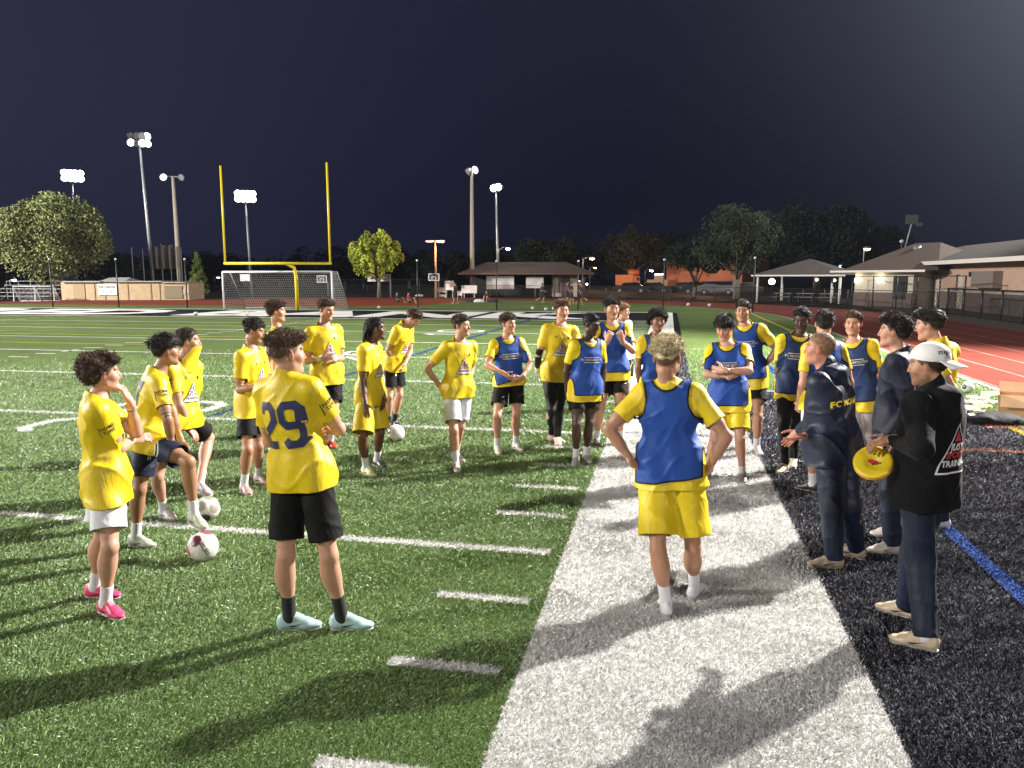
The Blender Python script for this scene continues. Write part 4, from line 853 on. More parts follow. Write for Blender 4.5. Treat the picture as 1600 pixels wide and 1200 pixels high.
person('P3', 'player with his yellow shirt pulled up over his mouth, foot on a ball', near=True, skin='fair', hc=DK, botm=M_BLK, sock=M_SOCKW, shoe=sh_(.50, .42, .44), logo=True, beard=.0, hem=-.07,
  hair=dict(top=.018, side=.007, na=.002, n=900, len=.016, lift=.4), hands=dict(R=dict(d=(.6, 0, -.8), n=(0, 0, -1), curl=22), L=dict(d=(.35, .1, -.9), n=(-.3, 0, -1), curl=22)), face_shirt=True)
person('P4', 'player in yellow shirt and black shorts looking down at his hands, behind the number 29', skin='tan', hc=BLACKH, sock=M_SOCKW, shoe=sh_(.45, .28, .25), logo=True, hem=-.15, botm=M_BLK,
  hair=dict(top=.030, side=.006, fringe=-.012, na=.003, n=700, len=.026, ff=1.), hands=dict(R=dict(n=(0, 0, 1), curl=40), L=dict(n=(0, 0, 1), curl=40)))
person('P5', 'player with wavy brown hair half hidden behind the number 29', skin='fair', hc=BROWN, sock=M_SOCKW, shoe=sh_(.5, .5, .5), front=False, hair=dict(top=.032, side=.014, fringe=-.008, quiff=.01, na=.005, n=800, len=.03, rnd=.6, curl=.8), hem=-.15)
person('P6', 'tall curly haired player in yellow triangle shirt with white wrist tape and red cleats', skin='fair', hc=BROWN, botm=M_BLK, sock=M_SOCKW, shoe=sh_(.55, .06, .03), logo=True, hem=-.15,
  hair=dict(top=.034, side=.009, fringe=-.004, quiff=.012, na=.006, n=900, len=.026, rnd=.8, curl=1.2))
person('P7', 'player seen from behind in yellow shirt number 29 and black shorts with grey socks', near=True, skin='fair', hc=(.085, .052, .034), botm=M_BLK, sock=M_SOCKB, sockh=.15, shoe=sh_(.36, .52, .52), turf=True, front=False, hem=-.095, legfrac=.80, scalp=.8, fade=True,
  hair=dict(top=.034, side=.003, s0=.035, s1=.085, nape=.02, fringe=.0, quiff=.024, na=.006, n=2000, len=.030, ff=.8, fd=-.1, rnd=.7, curl=.9), hands=dict(L=dict(d=(.8, -.5, .1), n=(-.5, -.8, 0), curl=30), R=dict(d=(-.7, .4, .1), n=(-.3, -.7, 0), curl=30)))
person('P8', 'player with black dreadlocks in yellow shirt and long yellow shorts', skin='brown', hc=(.006, .005, .005), botm=M_YELS, legfrac=.92, legw=.105, flare=1.15, sock=M_SOCKW, sockh=.14, shoe=(sh_(.70, .68, .38), sh_(.06, .06, .05)), logo=True, hem=-.14,
  hair=dict(top=.020, side=.014, nape=-.02, back=.01, na=.004, n=300, len=.02), hands=dict(R=dict(curl=12), L=dict(curl=12)), turf=False)
person('P9', 'curly haired player bending forward in yellow triangle shirt and black socks', skin='fair', hc=BROWN, botm=M_BLK, sock=M_SOCKB, shoe=sh_(.03, .03, .03), logo=True, hem=-.10, patch=False,
  hair=dict(top=.034, side=.014, na=.009, n=1000, len=.028, rnd=.8, curl=1.3))
person('P10', 'player in yellow triangle shirt and white shorts with hand on hip', skin='fair', hc=BROWN, botm=M_WHTS, sock=M_SOCKW, sockh=.16, shoe=sh_(.55, .50, .46), logo=True, hem=-.10, legfrac=.80,
  hair=dict(top=.026, side=.007, quiff=.010, na=.004, n=800, len=.022), hands=dict(R=dict(d=(.55, .3, -.6), n=(0, .6, -.3), curl=25)))
person('P11', 'player in blue bib with both hands joined at the waist of his black shorts', skin='fair', hc=BROWN, bib=M_BIB, bibtext=True, botm=M_BLK, sock=M_SOCKW, shoe=sh_(.52, .47, .40), hem=-.04, bibhem=.03, bibtilt=.25, legfrac=.68,
  hair=dict(top=.030, side=.009, fringe=-.014, na=.006, n=900, len=.026, rnd=.6, curl=.7), hands=dict(R=dict(d=(.8, -.2, -.5), n=(0, .5, .5), curl=45), L=dict(d=(-.8, -.2, -.4), n=(0, .5, .5), curl=45)))
person('P12', 'tall goalkeeper in yellow shirt with black sleeves, white gloves and black leggings', skin='fair', hc=(.09, .05, .028), bottom='leggings', botm=M_LEG, sock=M_SOCKW, shoe=sh_(.72, .42, .36), logo=True, hem=-.14, keeper=True,
  hair=dict(top=.030, side=.014, nape=-.02, fringe=.0, na=.004, n=800, len=.030, ff=-.2, fd=.6), hands=dict(R=dict(curl=14), L=dict(curl=14)), hr=1.18)
person('P13', 'dark skinned player in blue bib on the edge of the white strip', skin='dark', hc=(.004, .004, .004), bib=M_BIB, bibtext=True, botm=M_BLK, sock=M_SOCKW, shoe=sh_(.30, .29, .27), hem=-.15, bibhem=-.075, legfrac=.62,
  hair=dict(top=.022, side=.010, na=.002, n=600, len=.012, lift=1.), hands=dict(R=dict(curl=15)))
person('P14', 'tall black haired player holding the straps of his blue bib', skin='fair', hc=BLACKH, bib=M_BIB, bibtext=False, botm=M_BLK, sock=M_SOCKW, shoe=sh_(.10, .10, .10), hem=-.11, bibhem=-.01, legfrac=.60,
  hair=dict(top=.036, side=.008, fringe=-.010, na=.004, n=800, len=.028, lift=.5), hands=dict(R=dict(d=(.25, -.1, .8), n=(.3, .9, 0), curl=85), L=dict(d=(-.25, -.1, .8), n=(-.3, .9, 0), curl=85)))
person('P15', 'person with curly blond hair in white shirt, mostly hidden behind the tall bib player', skin='fair', hc=(.30, .17, .075), topm=M_WHTS, front=False, patch=False, sock=M_SOCKW, shoe=sh_(.4, .4, .4), hair=dict(top=.036, side=.022, na=.010, n=900, len=.03, rnd=.9, curl=1.4))
person('P16', 'player with a black afro in a blue bib behind the blond player', skin='mid', hc=(.006, .005, .005), bib=M_BIB, bibtext=False, botm=M_BLK, sock=M_SOCKW, shoe=sh_(.3, .3, .3), hem=-.14, bibhem=-.06,
  hair=dict(top=.066, side=.070, s0=-.02, s1=.05, na=.006, nf=90, n=2200, len=.022, lift=1., rnd=.8, curl=1.2, back=.01), hands=dict(R=dict(curl=15)))
person('P17', 'bleached blond player seen from behind in plain blue bib and yellow shorts, hands on hips', near=True, skin='tan', hc=(.56, .46, .28), scalp=.8, scalpc=(.05, .03, .02), bib=M_BIB, botm=M_YELS, legw=.108, flare=1.10, legfrac=.84, sock=M_SOCKW, sockh=.17, shoe=sh_(.66, .63, .66), hem=-.13, bibhem=-.075, bibtilt=-.10, patch=True, turf=False, front=False, build=1.07,
  hair=dict(top=.042, side=.006, s0=.012, s1=.058, nape=.050, quiff=.006, na=.011, nf=50, n=2600, len=.026, r=.0019, rnd=.9, curl=1.3, lift=.5), hands=dict(R=dict(d=(-.5, .55, -.35), n=(-.5, .1, .2), curl=30), L=dict(d=(.5, .55, -.35), n=(.5, .1, .2), curl=30)), hk=1.04)
person('P18', 'player in blue bib and yellow shorts with dark fringe and arms folded across his chest', skin='fair', hc=BLACKH, bib=M_BIB, bibtext=True, botm=M_YELS, sock=M_SOCKW, sockh=.10, shoe=sh_(.16, .13, .12), hem=-.16, bibhem=-.09, legw=.100, legfrac=.78, build=1.04,
  hair=dict(top=.040, side=.018, s0=-.02, s1=.05, fringe=-.030, na=.006, n=1000, len=.035, ff=1., fd=.3, rnd=.35), hands=dict(R=dict(d=(.7, .2, .45), n=(0, 1, 0), curl=25), L=dict(d=(-.8, .4, 0), n=(0, 1, 0), curl=25)))
person('P19', 'tall player in blue bib and black shorts standing behind folded arms, hand on hip', skin='tan', hc=BLACKH, bib=M_BIB, bibtext=True, botm=M_BLK, sock=M_SOCKW, sockh=.12, shoe=sh_(.55, .52, .48), hem=-.19, bibhem=-.07, legfrac=.64,
  hair=dict(top=.026, side=.008, fringe=-.004, na=.003, n=700, len=.02), hands=dict(L=dict(d=(-.6, .1, -.55), n=(-.3, .8, 0), curl=25)))
person('P20', 'dark skinned player in navy bib and black leggings with beige shoes next to the coach', skin='dark', hc=(.006, .005, .005), bib=M_BIBN, bibtext=True, bottom='leggings', botm=M_LEG, sock=M_SOCKW, sockh=.06, shoe=sh_(.50, .42, .30), hem=-.14, bibhem=-.07,
  hair=dict(top=.030, side=.016, na=.003, n=900, len=.013, lift=1.), hands=dict(R=dict(curl=15)))
person('P21', 'curly dark haired player in blue bib with his back turned, hidden by the coach', skin='fair', hc=(.02, .014, .010), bib=M_BIB, botm=M_WHTS, sock=M_SOCKW, shoe=sh_(.02, .02, .02), front=False, turf=False, patch=False, hem=-.13, bibhem=-.07,
  hair=dict(top=.030, side=.014, na=.007, n=900, len=.024, rnd=.8, curl=1.2), hands=dict(L=dict(curl=30)))
person('P22', 'stout short haired coach in navy hooded tracksuit gesturing with open hands', near=True, cat='person', skin='red', hc=(.22, .12, .065), scalp=.65, top='hood', topm=M_TRACK, bottom='pants', botm=M_TRACK, shoe=sh_(.42, .33, .24), shoename='trainer', build=1.12, stout=.9, hem=-.14, legw=.108, loose=.006,
  hair=dict(top=.009, side=.004, na=.001, n=1600, len=.008, r=.0010, lift=.8), hands=dict(L=dict(d=(-.75, -.25, -.2), n=(-.1, .3, 1), curl=14), R=dict(d=(-.6, .1, -.75), n=(.1, -.6, .6), curl=10)))
person('P23', 'freckled player in navy bib with grey leggings between the coach and the navy jacket', skin='fair', hc=(.075, .038, .020), bib=M_BIBN, bibtext=True, bottom='leggings', botm=M_GREYL, sock=M_SOCKW, sockh=.05, shoe=sh_(.02, .02, .022), hem=-.19, bibhem=-.08,
  hair=dict(top=.024, side=.012, na=.006, n=900, len=.018, rnd=.8, curl=1.2))
person('P24', 'young man with swept dark hair in zipped navy jacket, in profile', near=True, skin='fair', hc=(.024, .015, .011), top='jacket', topm=M_JKT, bottom='pants', botm=M_PANT, shoe=sh_(.60, .55, .50), shoename='trainer', hem=-.13, loose=.012,
  hair=dict(top=.032, side=.018, s0=-.01, quiff=.012, nape=-.01, na=.008, n=1800, len=.034, ff=-.6, fd=.2, rnd=.4, curl=.6))
person('P25', 'black haired player in yellow shirt behind the man in the white cap', near=True, skin='fair', hc=BLACKH, bottom='pants', botm=M_PANT, shoe=sh_(.62, .60, .58), front=False, turf=False, patch=False, hem=-.14,
  hair=dict(top=.030, side=.010, fringe=-.002, quiff=.012, na=.003, n=1400, len=.030, ff=-.4, fd=.1, rnd=.2, curl=.3))
person('P26', 'bearded man in backwards white cap and black hoodie holding yellow discs', near=True, skin='tan', hc=(.028, .017, .012), beard=.55, top='hood', topm=M_HOOD, bottom='pants', botm=M_PANT, shoe=sh_(.55, .45, .32), shoename='trainer', build=1.05, hem=-.135, loose=.028, fold=.007,
  hair=dict(top=.006, side=.010, nape=-.005, na=.002, n=500, len=.012), hands=dict(L=dict(d=(-.8, .1, -.3), n=(.1, .2, -1), curl=38), R=dict(d=(-.8, -.2, -.2), n=(.1, .2, -1), curl=38)))
# ---- things particular to one person
def band(ctx, q, t, col, name='wristband', w=.012, r=.031):
    e, a = ctx['arm'][q]; p = e+(a-e)*t; d = unit(a-e); MB().tube([p-d*w/2-ctx['base'], p-ctx['base'], p+d*w/2-ctx['base']], [r*ctx['s'], (r+.002)*ctx['s'], r*ctx['s']], 14).build(name, mat('band_%d' % int(sum(col)*999), col, rough=.6), ctx['body'], True)
def x1(c): band(c, 'L', .86, (.7, .22, .05)); band(c, 'L', .80, (.6, .6, .62)); band(c, 'L', .76, (.05, .06, .25), w=.006); band(c, 'R', .72, (.65, .65, .68))
def number(c, txt, hgt, dx=0, dt=.33, m=None):
    L_ = digits(txt, hgt, .20); k_ = 0
    for ch in txt:
        n_ = len(DIG[ch])-1; mark('number' if len(txt) == 1 else 'number_digit', c['sb'], c['base'], c['P']+c['U']*dt*c['s']-c['Fd']*.05+c['Lt']*dx, -c['Fd'], c['U'], L_[k_:k_+n_], [m or M_NUM], c['so'], grid=.02); k_ += n_
def x2(c): number(c, '7', .24); side_stripe(c)
def side_stripe(c):
    for k_ in (-.004, .012): mark('stripe', c['btb'], c['base'], c['hip']['R']-c['Lt']*.1, -c['Lt'], c['U'], [layer(rect(k_, k_+.006, -.16, .10))], [M_WPR], c['bto'])
def x3(c):
    # the shirt front pulled up to the nose
    s, b = c['s'], c['base']; H_ = c['Hp']; n = 14; V = []; F = []
    for i in range(9):
        t_ = i/8
        for j in range(n):
            a = (j/(n-1)-.5)*2.5; top = H_(.082*math.sin(a), .028+.082*math.cos(a), -.040); bot = c['Nk']-c['U']*.10*s+c['Fd']*(.13*s*math.cos(a)+.005)+c['Lt']*.15*s*math.sin(a)*-1*-1
            p = top*(1-t_)+bot*t_+c['Fd']*.012*math.sin(a*7+t_*3)*(1-t_*.5)-c['Fd']*.02*t_; V.append(p)
    for i in range(8):
        for j in range(n-1): F.append((i*n+j, i*n+j+1, (i+1)*n+j+1, (i+1)*n+j))
    o = newobj('pulled_up_collar', V, F, M_SHIRT, c['so'], True, b); m_ = o.modifiers.new('t', 'SOLIDIFY'); m_.thickness = .004; m2 = o.modifiers.new('s', 'SUBSURF'); m2.levels = 1; m2.render_levels = 1; setattr_(o, 'edge', np.full(len(V), -1.))
def x6(c): band(c, 'L', .80, (.66, .66, .70), 'wrist_tape', .07, .034); band(c, 'R', .80, (.66, .66, .70), 'wrist_tape', .07, .034)
def x7(c): number(c, '29', .228, -.004, .295)
def x8(c):
    rr_ = np.random.default_rng(4); hm = hairmat((.006, .005, .005)); mb = MB(); b = c['base']
    for i in range(34):
        a = rr_.uniform(-1.7, 1.7); el = rr_.uniform(-.1, .9); d = np.array([math.sin(a)*math.cos(el), -math.cos(a)*math.cos(el), math.sin(el)]); p0 = c['Hp'](*(d*np.array([.078, .10, .095])+np.array([0, -.012, .03])))
        back = c['Hp'](d[0]*.085, -.115+.02*rr_.normal(), -.07); end = back+np.array([0, 0, -rr_.uniform(.04, .15)])+rr_.normal(size=3)*.012
        mid = (p0+back)/2-c['HF']*.02; mb.tube([p0-b, mid-b, back-b, (back+end)/2+rr_.normal(size=3)*.006-b, end-b], [.008, .009, .010, .009, .005], 6)
    mb.build('dreadlocks', hm, c['body'], True)
def x10(c): pass
def logo_small(c, on, P_, n, txt, size, m=M_WPR, up=None): mark('small_mark', on[1], c['base'], P_, n, up if up is not None else c['U'], [layer(text2d(txt, size, .03))], [m], on[0])
def x12(c):
    # black undershirt sleeves and white goalkeeper gloves
    s, b = c['s'], c['base']; gm = mat('white_glove_foam', (.62, .60, .56), rough=.8)
    for q in 'RL':
        e, w = c['arm'][q]; a = c['sh'][q]; MB().tube([a+(e-a)*.5-b, e-b], [.050*s, .043*s], 12).tube([e-b, e+(w-e)*.3-b, w-(w-e)*.02-b], [.043*s, .044*s, .031*s], 12).build('undershirt_sleeve', M_LEG, c['body'], True)
        S_ = Sdf(); w_, d, n, cu = c['hands'][q]; hand(S_, w_-d*.004, d, n, cu, s*1.08, q == 'L', 1.30, 1.2); S_.add(rcone(w_-d*.05*s, w_+d*.04*s, .036*s, .037*s), .02)
        lo, hi = S_.bounds(); ax = [axis(lo[i]-.02, hi[i]+.02, .006) for i in range(3)]; V, Q = nets(S_.grid(ax), ax); newobj('glove', V, Q, gm, c['body'], True, b)
    mark('trouser_mark', c['btb'], b, c['hip']['R']+c['Fd']*.05-c['U']*.07, c['Fd'], c['U'], [layer(rect(-.035, .03, -.012, .010))], [M_WPR], c['bto'])
def swoosh(c, q, side=1, w=.05):
    mark('shorts_mark', c['btb'], c['base'], c['hip'][q]-c['U']*.15+c['Fd']*.05+(c['Lt'] if q == 'L' else -c['Lt'])*.05, c['Fd'], c['U'], [([(-w/2, 0), (-w*.2, -w*.16), (w/2, w*.18), (-w*.15, w*.0)], [(0, 1, 2, 3)], 0, 0)], [M_WPR], c['bto'])
def x11(c): swoosh(c, 'R'); swoosh(c, 'L'); number_dummy = None
def x14(c): swoosh(c, 'L')
def x9(c): mark('shorts_mark', c['btb'], c['base'], c['hip']['R']-c['U']*.12+c['Fd']*.05-c['Lt']*.04, c['Fd'], c['U'], [([(-.02, -.02), (.02, -.02), (.0, .022)], [(0, 1, 2)], 0, 0)], [M_WPR], c['bto'])
def x17(c):
    b = c['base']; s = c['s']; e, w = c['arm']['L']; band(c, 'L', .88, (.66, .30, .12), 'wristband', .006, .028)
    for q in 'RL':      # loose laces
        kn, an, to = c['leg'][q]; t_ = unit((to-an)*np.array([1, 1, 0])); sd = np.cross([0, 0, 1], t_); p = an+t_*.05+np.array([0, 0, -.02])
        mb = MB()
        for sgn in (-1, 1): mb.tube([p-b, p+sd*.04*sgn+[0, 0, .015]-b, p+sd*.06*sgn+t_*.02-[0, 0, .02]-b, p+sd*.07*sgn+t_*.05+[0, 0, -.045]-b], .0022, 5)
        mb.build('lace', M_WHM, c['body'], True)
def x22(c): mark('team_name', c['sb'], c['base'], c['P']+c['U']*.31*c['s']-c['Fd']*.05-c['Lt']*.035, -c['Fd'], c['U'], [layer(text2d('FC MONMOUTH', .060, .03))], [M_YPR], c['so'], grid=.02)
def x24(c):
    b = c['base']; mark('zip', c['sb'], b, c['P']+c['U']*.30+c['Fd']*.05, c['Fd'], c['U'], [layer(rect(-.005, .005, -.30, .22))], [M_GREYL], c['so'])
def x26(c):
    b, s, k = c['base'], c['s'], c['k']; Hp, HM, Hd = c['Hp'], np.array([c['HL'], c['HF'], c['HU']]), c['Hd']; cm = mat('white_cap_cotton', (.66, .65, .64), rough=.8, bump=[(60, .001, (1, 1, 1), .5)])
    S_ = Sdf(); S_.add(elli(Hp(0, -.014, .040), np.array((.086, .110, .094))*k, HM), .02)
    lo, hi = S_.bounds(); ax = [axis(lo[i]-.02, hi[i]+.02, .006) for i in range(3)]; V, Q = nets(S_.grid(ax), ax); q3 = ((V-Hd)@HM.T)/k
    cv = .040-.25*(q3[:, 1]+.02)*-1-q3[:, 2]; cv = np.interp(q3[:, 1], [-.13, .0, .10], [.004, .028, .052])-q3[:, 2]; V, F, cv = clip(V, Q, cv)
    cap = newobj('cap', V, F, cm, c['body'], True, b); cap.modifiers.new('t', 'SOLIDIFY').thickness = .003
    Vb = []; Fb = []; n = 15                              # brim, worn backwards
    for i in range(6):
        t_ = i/5
        for j in range(n):
            a = (j/(n-1)-.5)*2.0; y_ = -.014-.107*math.cos(a); Vb.append(Hp(.085*math.sin(a)*(1-.16*t_*abs(math.sin(a))), y_-.080*t_*(math.cos(a*.9)**.7), float(np.interp(y_, [-.13, 0], [.004, .028]))+.006-.042*t_+.010*t_*(math.cos(a)-1)*3))
    for i in range(5):
        for j in range(n-1): Fb.append((i*n+j, (i+1)*n+j, (i+1)*n+j+1, i*n+j+1))
    br = newobj('brim', Vb, Fb, cm, cap, True, b); br.modifiers.new('t', 'SOLIDIFY').thickness = .004
    bv = BVHTree.FromPolygons([tuple(v) for v in V], F); nn = unit(c['HL']*.45-c['HF']*.9)
    mark('cap_mark', bv, b, Hp(0, -.014, .055)+nn*.02, nn, c['HU'], [layer(text2d('ITALIA', .026, .02), 0, 0, .012), layer(rect(-.006, .006, -.008, .002), 0), layer(text2d('ITALIA', .012, .01), 0, 0, -.018)], [M_DARK], cap, grid=.008)
    mark('cap_tab', bv, b, Hp(.06, .065, .040), unit(c['HL']*.8+c['HF']*.5), c['HU'], [layer(rect(-.003, .003, -.006, .006))], [M_DARK], cap, grid=.008)
    mark('logo', c['sb'], b, c['P']+c['U']*.24*s-c['Fd']*.05, -c['Fd'], c['U'], [l for l in trilogo(.31*s, True)], [M_WPR, M_HOOD, M_WPR, M_RPR, M_WPR], c['so'], grid=.02)
for k_, f_ in (('P1', x1), ('P2', x2), ('P3', x3), ('P6', x6), ('P7', x7), ('P8', x8), ('P9', x9), ('P11', x11), ('P12', x12), ('P14', x14), ('P19', x14), ('P17', x17), ('P22', x22), ('P24', x24), ('P26', x26)): ALLC[k_]['extra'] = f_

CTX = {}
for key_, c_ in ALLC.items():
    c_.setdefault('group', GRP); CTX[key_] = build_person(key_, c_)

# ================================================================== the surroundings
def lampm(n, col, e): return mat(n, (.8, .8, .8), emit=(col, e))
LW = lampm('lamp_white', (1., .96, .9), 60); LW2 = lampm('lamp_white_dim', (1., .97, .93), 9); LO = lampm('lamp_sodium', (1., .55, .18), 16); LY = lampm('lamp_yellow', (1., .8, .05), 5)
g0 = lambda P: np.array([P[0], P[1], 0.])
def pole_px(u0, v0, u1, D, r0, r1):
    """base under (u1) at distance D, top seen at (u0, v0)"""
    t = at(u0, v0, D); b = at(u1, 470, D); return np.array([b[0], b[1], 0.]), t
def flood(label, u0, v0, u1, D, r, rows, on, m=None, width=2.2, wood=False, bright=None):
    b, t = pole_px(u0, v0, u1, D, r, r); o = thing('floodlight_pole', label, 'floodlight', b, 'floodlights standing round the field')
    MB().tube([b-b, (t-b)*.5, t-b], [r, r*.85, r*.6], 12).build('pole', M_WOOD if wood else M_STEEL, o, True)
    v = unit((CAM-t)*[1, 1, 0]); rr = np.array([-v[1], v[0], 0.])
    bar = MB()
    for i, z in enumerate(rows): bar.box(t-b+[0, 0, z], (width, .12, .12), math.atan2(rr[1], rr[0]))
    bar.build('crossarm', M_STEEL, o)
    for (dx, z, lit, ang) in on:
        c = t-b+rr*dx*(-1)+np.array([0, 0, z])+v*.25; f = unit(v*math.cos(ang)+rr*math.sin(ang)+np.array([0, 0, -.45]))
        h = MB().tube([c-f*.30, c-f*.12, c+f*.16], [.12, .30, .44], 12, cap=False).build('lamp_head', M_GLASS, o, True)
        MB().tube([c+f*.10, c+f*.13], [.36, .36], 12).build('lamp_glass', (bright or LW) if lit else M_GLASS, h)
    return o
flood('bright cluster of floodlights on a slim pole rising behind the big tree', 113, 270, 121, 116, .16, (.0, -.7), [(x, z, True, 0) for x in (-.9, -.3, .3, .9) for z in (0, -.7)])
flood('tallest steel floodlight pole, lamps in two rows, left of the batting nets', 217, 212, 242, 98, .19, (.0, -.8), [(-.9, 0, True, -.5), (-.3, 0, False, 0), (.3, 0, False, .4), (.9, -.1, False, .5), (-.9, -.8, True, -.5), (-.3, -.8, True, 0), (.3, -.8, False, .4), (.9, -.8, True, .4)], m=1, bright=lampm('lamp_white_mid', (.93, .93, 1.), 14))
flood('thick wooden floodlight pole with a lamp on each side, by the batting nets', 270, 276, 283, 104, .30, (0.,), [(-1.0, 0, False, -.6), (1.1, -.1, True, .4)], wood=True, bright=LW2, width=2.6)
flood('bright floodlight cluster on the pole seen through the goalposts', 383, 302, 394, 106, .17, (0., -.7), [(x, z, True, 0) for x in (-.9, -.3, .3, .9) for z in (0, -.7)])
flood('thick pale pole with a boxy floodlight, left of the shelter roof', 737, 266, 738, 84, .26, (0.,), [(-.45, .05, True, -.8), (.35, -.1, False, .9)], wood=True, width=1.4, bright=LW2)
p5 = flood('slim pole with one dazzling floodlight above the shelter roof', 775, 292, 779, 90, .17, (0.,), [(-.25, 0, True, 0), (.3, -.1, True, .3)], width=1.)
def bare_light(name, P, e, col, r=.3):
    l = bpy.data.lights.new(name, 'POINT'); l.energy = e; l.color = col; l.shadow_soft_size = r; o = bpy.data.objects.new(name, l); COL.objects.link(o); o.location = tuple(P); return o
# street lamps and other small lamps far behind
def street(label, u, v, D, m, arm=1.2, head=.45, down=True, r=.07, lit=None, col=None, name='street_lamp'):
    t = at(u, v, D); b = np.array([t[0], t[1], 0.]); rr = unit(np.cross(unit(t-CAM), [0, 0, 1])); o = thing(name, label, 'street lamp', b-rr*arm)
    H_ = t[2]; MB().tube([(0, 0, 0), (0, 0, H_*.97), rr*arm*.5+[0, 0, H_+.12], rr*arm*.9+[0, 0, H_+.1]], [r*1.3, r, r*.6, r*.5], 8).build('pole', M_STEEL, o, True)
    h = MB().ball(rr*arm+[0, 0, H_+.05], (head, head, head*.35)).build('lamp_head', M_GLASS, o, True); MB().ball(rr*arm+[0, 0, H_-.06], (head*.8, head*.8, head*.45)).build('bulb', m, h, True)
    if lit: bare_light('street_light', t-np.array([0, 0, .5]), lit, col, .2)
    return o
street('curved arm lamp glowing white on a pole by the shelter roof', 794, 388, 90, LW, 1.1, .32)
street('orange sodium street lamp above the parked cars', 925, 403, 130, LO, 1.5, .55, lit=1200, col=(1, .5, .2))
street('small orange lamp just below the large sodium lamp', 930, 418, 150, LO, 1., .35)
street('white street lamp left of the brick building', 1018, 422, 125, LW, 1., .42)
street('orange lamp left of the concession building roof', 1355, 388, 95, LO, .3, .45)
street('small white lamp shining in front of the big dark tree', 1159, 359, 118, LW, .3, .22, r=.04)
street('white lamp low on the left behind the bleachers', 22, 437, 120, LW, .5, .34)
street('white lamp peeping over the tan shed roof', 177, 436, 110, LW2, .4, .3)
street('twin white lamps right of the small conifer', 341, 433, 140, LW2, .6, .34)
t = at(680, 377, 80); o = thing('car_park_lamp', 'orange lit car park lamp with two flat heads beside the basketball hoop', 'street lamp', g0(t)); Hh = t[2]
MB().tube([(0, 0, 0), (0, 0, Hh)], [.13, .09], 10).build('pole', mat('rusty_pole', (.42, .25, .15), rough=.6), o, True)
for sx_, m_ in ((-1, M_WHM), (1, LY)):
    h = MB().box((sx_*.55, 0, Hh), (.85, .4, .16)).build('lamp_head', M_WHM, o); MB().box((sx_*.58, -.02, Hh-.10), (.6, .3, .06)).build('lens', m_ if sx_ > 0 else M_GLASS, h)
bare_light('car_park_light', (t[0]+.6, t[1]-.4, t[2]-.6), 500, (1., .55, .25), .2)
for i, (u, v, D) in enumerate(((1113, 448, 120), (1150, 458, 118), (968, 456, 125), (1206, 440, 90), (1276, 437, 95), (1307, 418, 110), (1313, 416, 112), (1304, 438, 100), (840, 447, 105), (905, 440, 130), (917, 444, 120))):
    P_ = at(u, v, D); o = MB().ball((0, 0, 0), .16 if i != 3 else .35).tube([(0, 0, -.1), (0, 0, -P_[2])], .04, 6).build('lamp_post', LW2); o.location = tuple(P_)
    o.data.materials.append(M_BLKM); o.data.polygons.foreach_set('material_index', [0 if len(p.vertices) < 5 and j_ < 88 else 1 for j_, p in enumerate(o.data.polygons)])
    tag(o, ['low white lamp near the parked silver car', 'low white lamp behind the grey estate car', 'low white lamp beside the orange truck', 'bright round lamp seen through the gazebo', 'small lamp at the right of the gazebo', 'small lamp above the gazebo eave', 'second small lamp above the gazebo eave', 'small lamp low between gazebo and bin', 'dot of light behind the shelter roof', 'dot of light right of the shelter', 'dot of light over the walkers'][i], 'lamp', 'small far lamps')
# football goalpost and soccer goal
b = at(438, 470, 51.0); z = at(470, 480, 51); b = gnd(465, 484.5); dx = np.array([math.cos(0), 0, 0])
o = thing('football_goalpost', 'tall yellow football goalpost with a curved neck', 'goalpost', g0(b)); D_ = math.hypot(*(b-CAM)[:2])
cl, cr = at(352, 411.5, D_+1.2), at(516, 411.5, D_-.9); b0 = g0(b); cm = (cl+cr)/2
MB().tube([(0, 0, 0), (0, 0, 2.1), np.array([-.12, -.0, 2.75]), (cm-b0)*[.55, .55, 0]+[0, 0, 3.02], cm-b0], [.12, .12, .11, .10, .09], 14).build('gooseneck', M_YPM, o, True)
MB().tube([cl-b0-(cr-cl)*.012, cr-b0+(cr-cl)*.012], .085, 12).build('crossbar', M_YPM, o, True)
for P_, (u, v) in ((cl, (344.5, 259)), (cr, (510.5, 254))):
    dd = math.hypot(*(P_-CAM)[:2]); MB().tube([P_-b0, at(u, v, dd)-b0], .065, 12).build('upright', M_YPM, o, True)
gl = gnd(350.5, 483.2); d_ = at(520, 482, 1.)-CAM; gr = CAM+d_*((gl[1]-CYY)/d_[1]); gr[2] = 0; W_ = gr-gl; hN = unit([-W_[1], W_[0], 0]); hg_ = 2.5
o = thing('soccer_goal', 'white soccer goal with net behind the football goalpost', 'goal', g0(gl))
Z = lambda h: np.array([0, 0, h])
q = {'fl': Z(0), 'fr': W_, 'tl': Z(hg_), 'tr': W_+Z(hg_), 'bl': hN*2.6, 'br': W_+hN*2.6, 'ul': hN*.9+Z(hg_), 'ur': W_+hN*.9+Z(hg_)}
for a_, b_, n_ in (('fl', 'tl', 'goalpost'), ('fr', 'tr', 'goalpost'), ('tl', 'tr', 'crossbar')): MB().tube([q[a_], q[b_]], .062, 10).build(n_, M_WHM, o, True)
fr_ = MB()
for a_, b_ in (('tl', 'ul'), ('tr', 'ur'), ('ul', 'bl'), ('ur', 'br'), ('bl', 'br'), ('fl', 'bl'), ('fr', 'br'), ('ul', 'ur')): fr_.tube([q[a_], q[b_]], .028, 6)
fr_.build('rear_frame', M_STEEL, o, True)
net = MB()
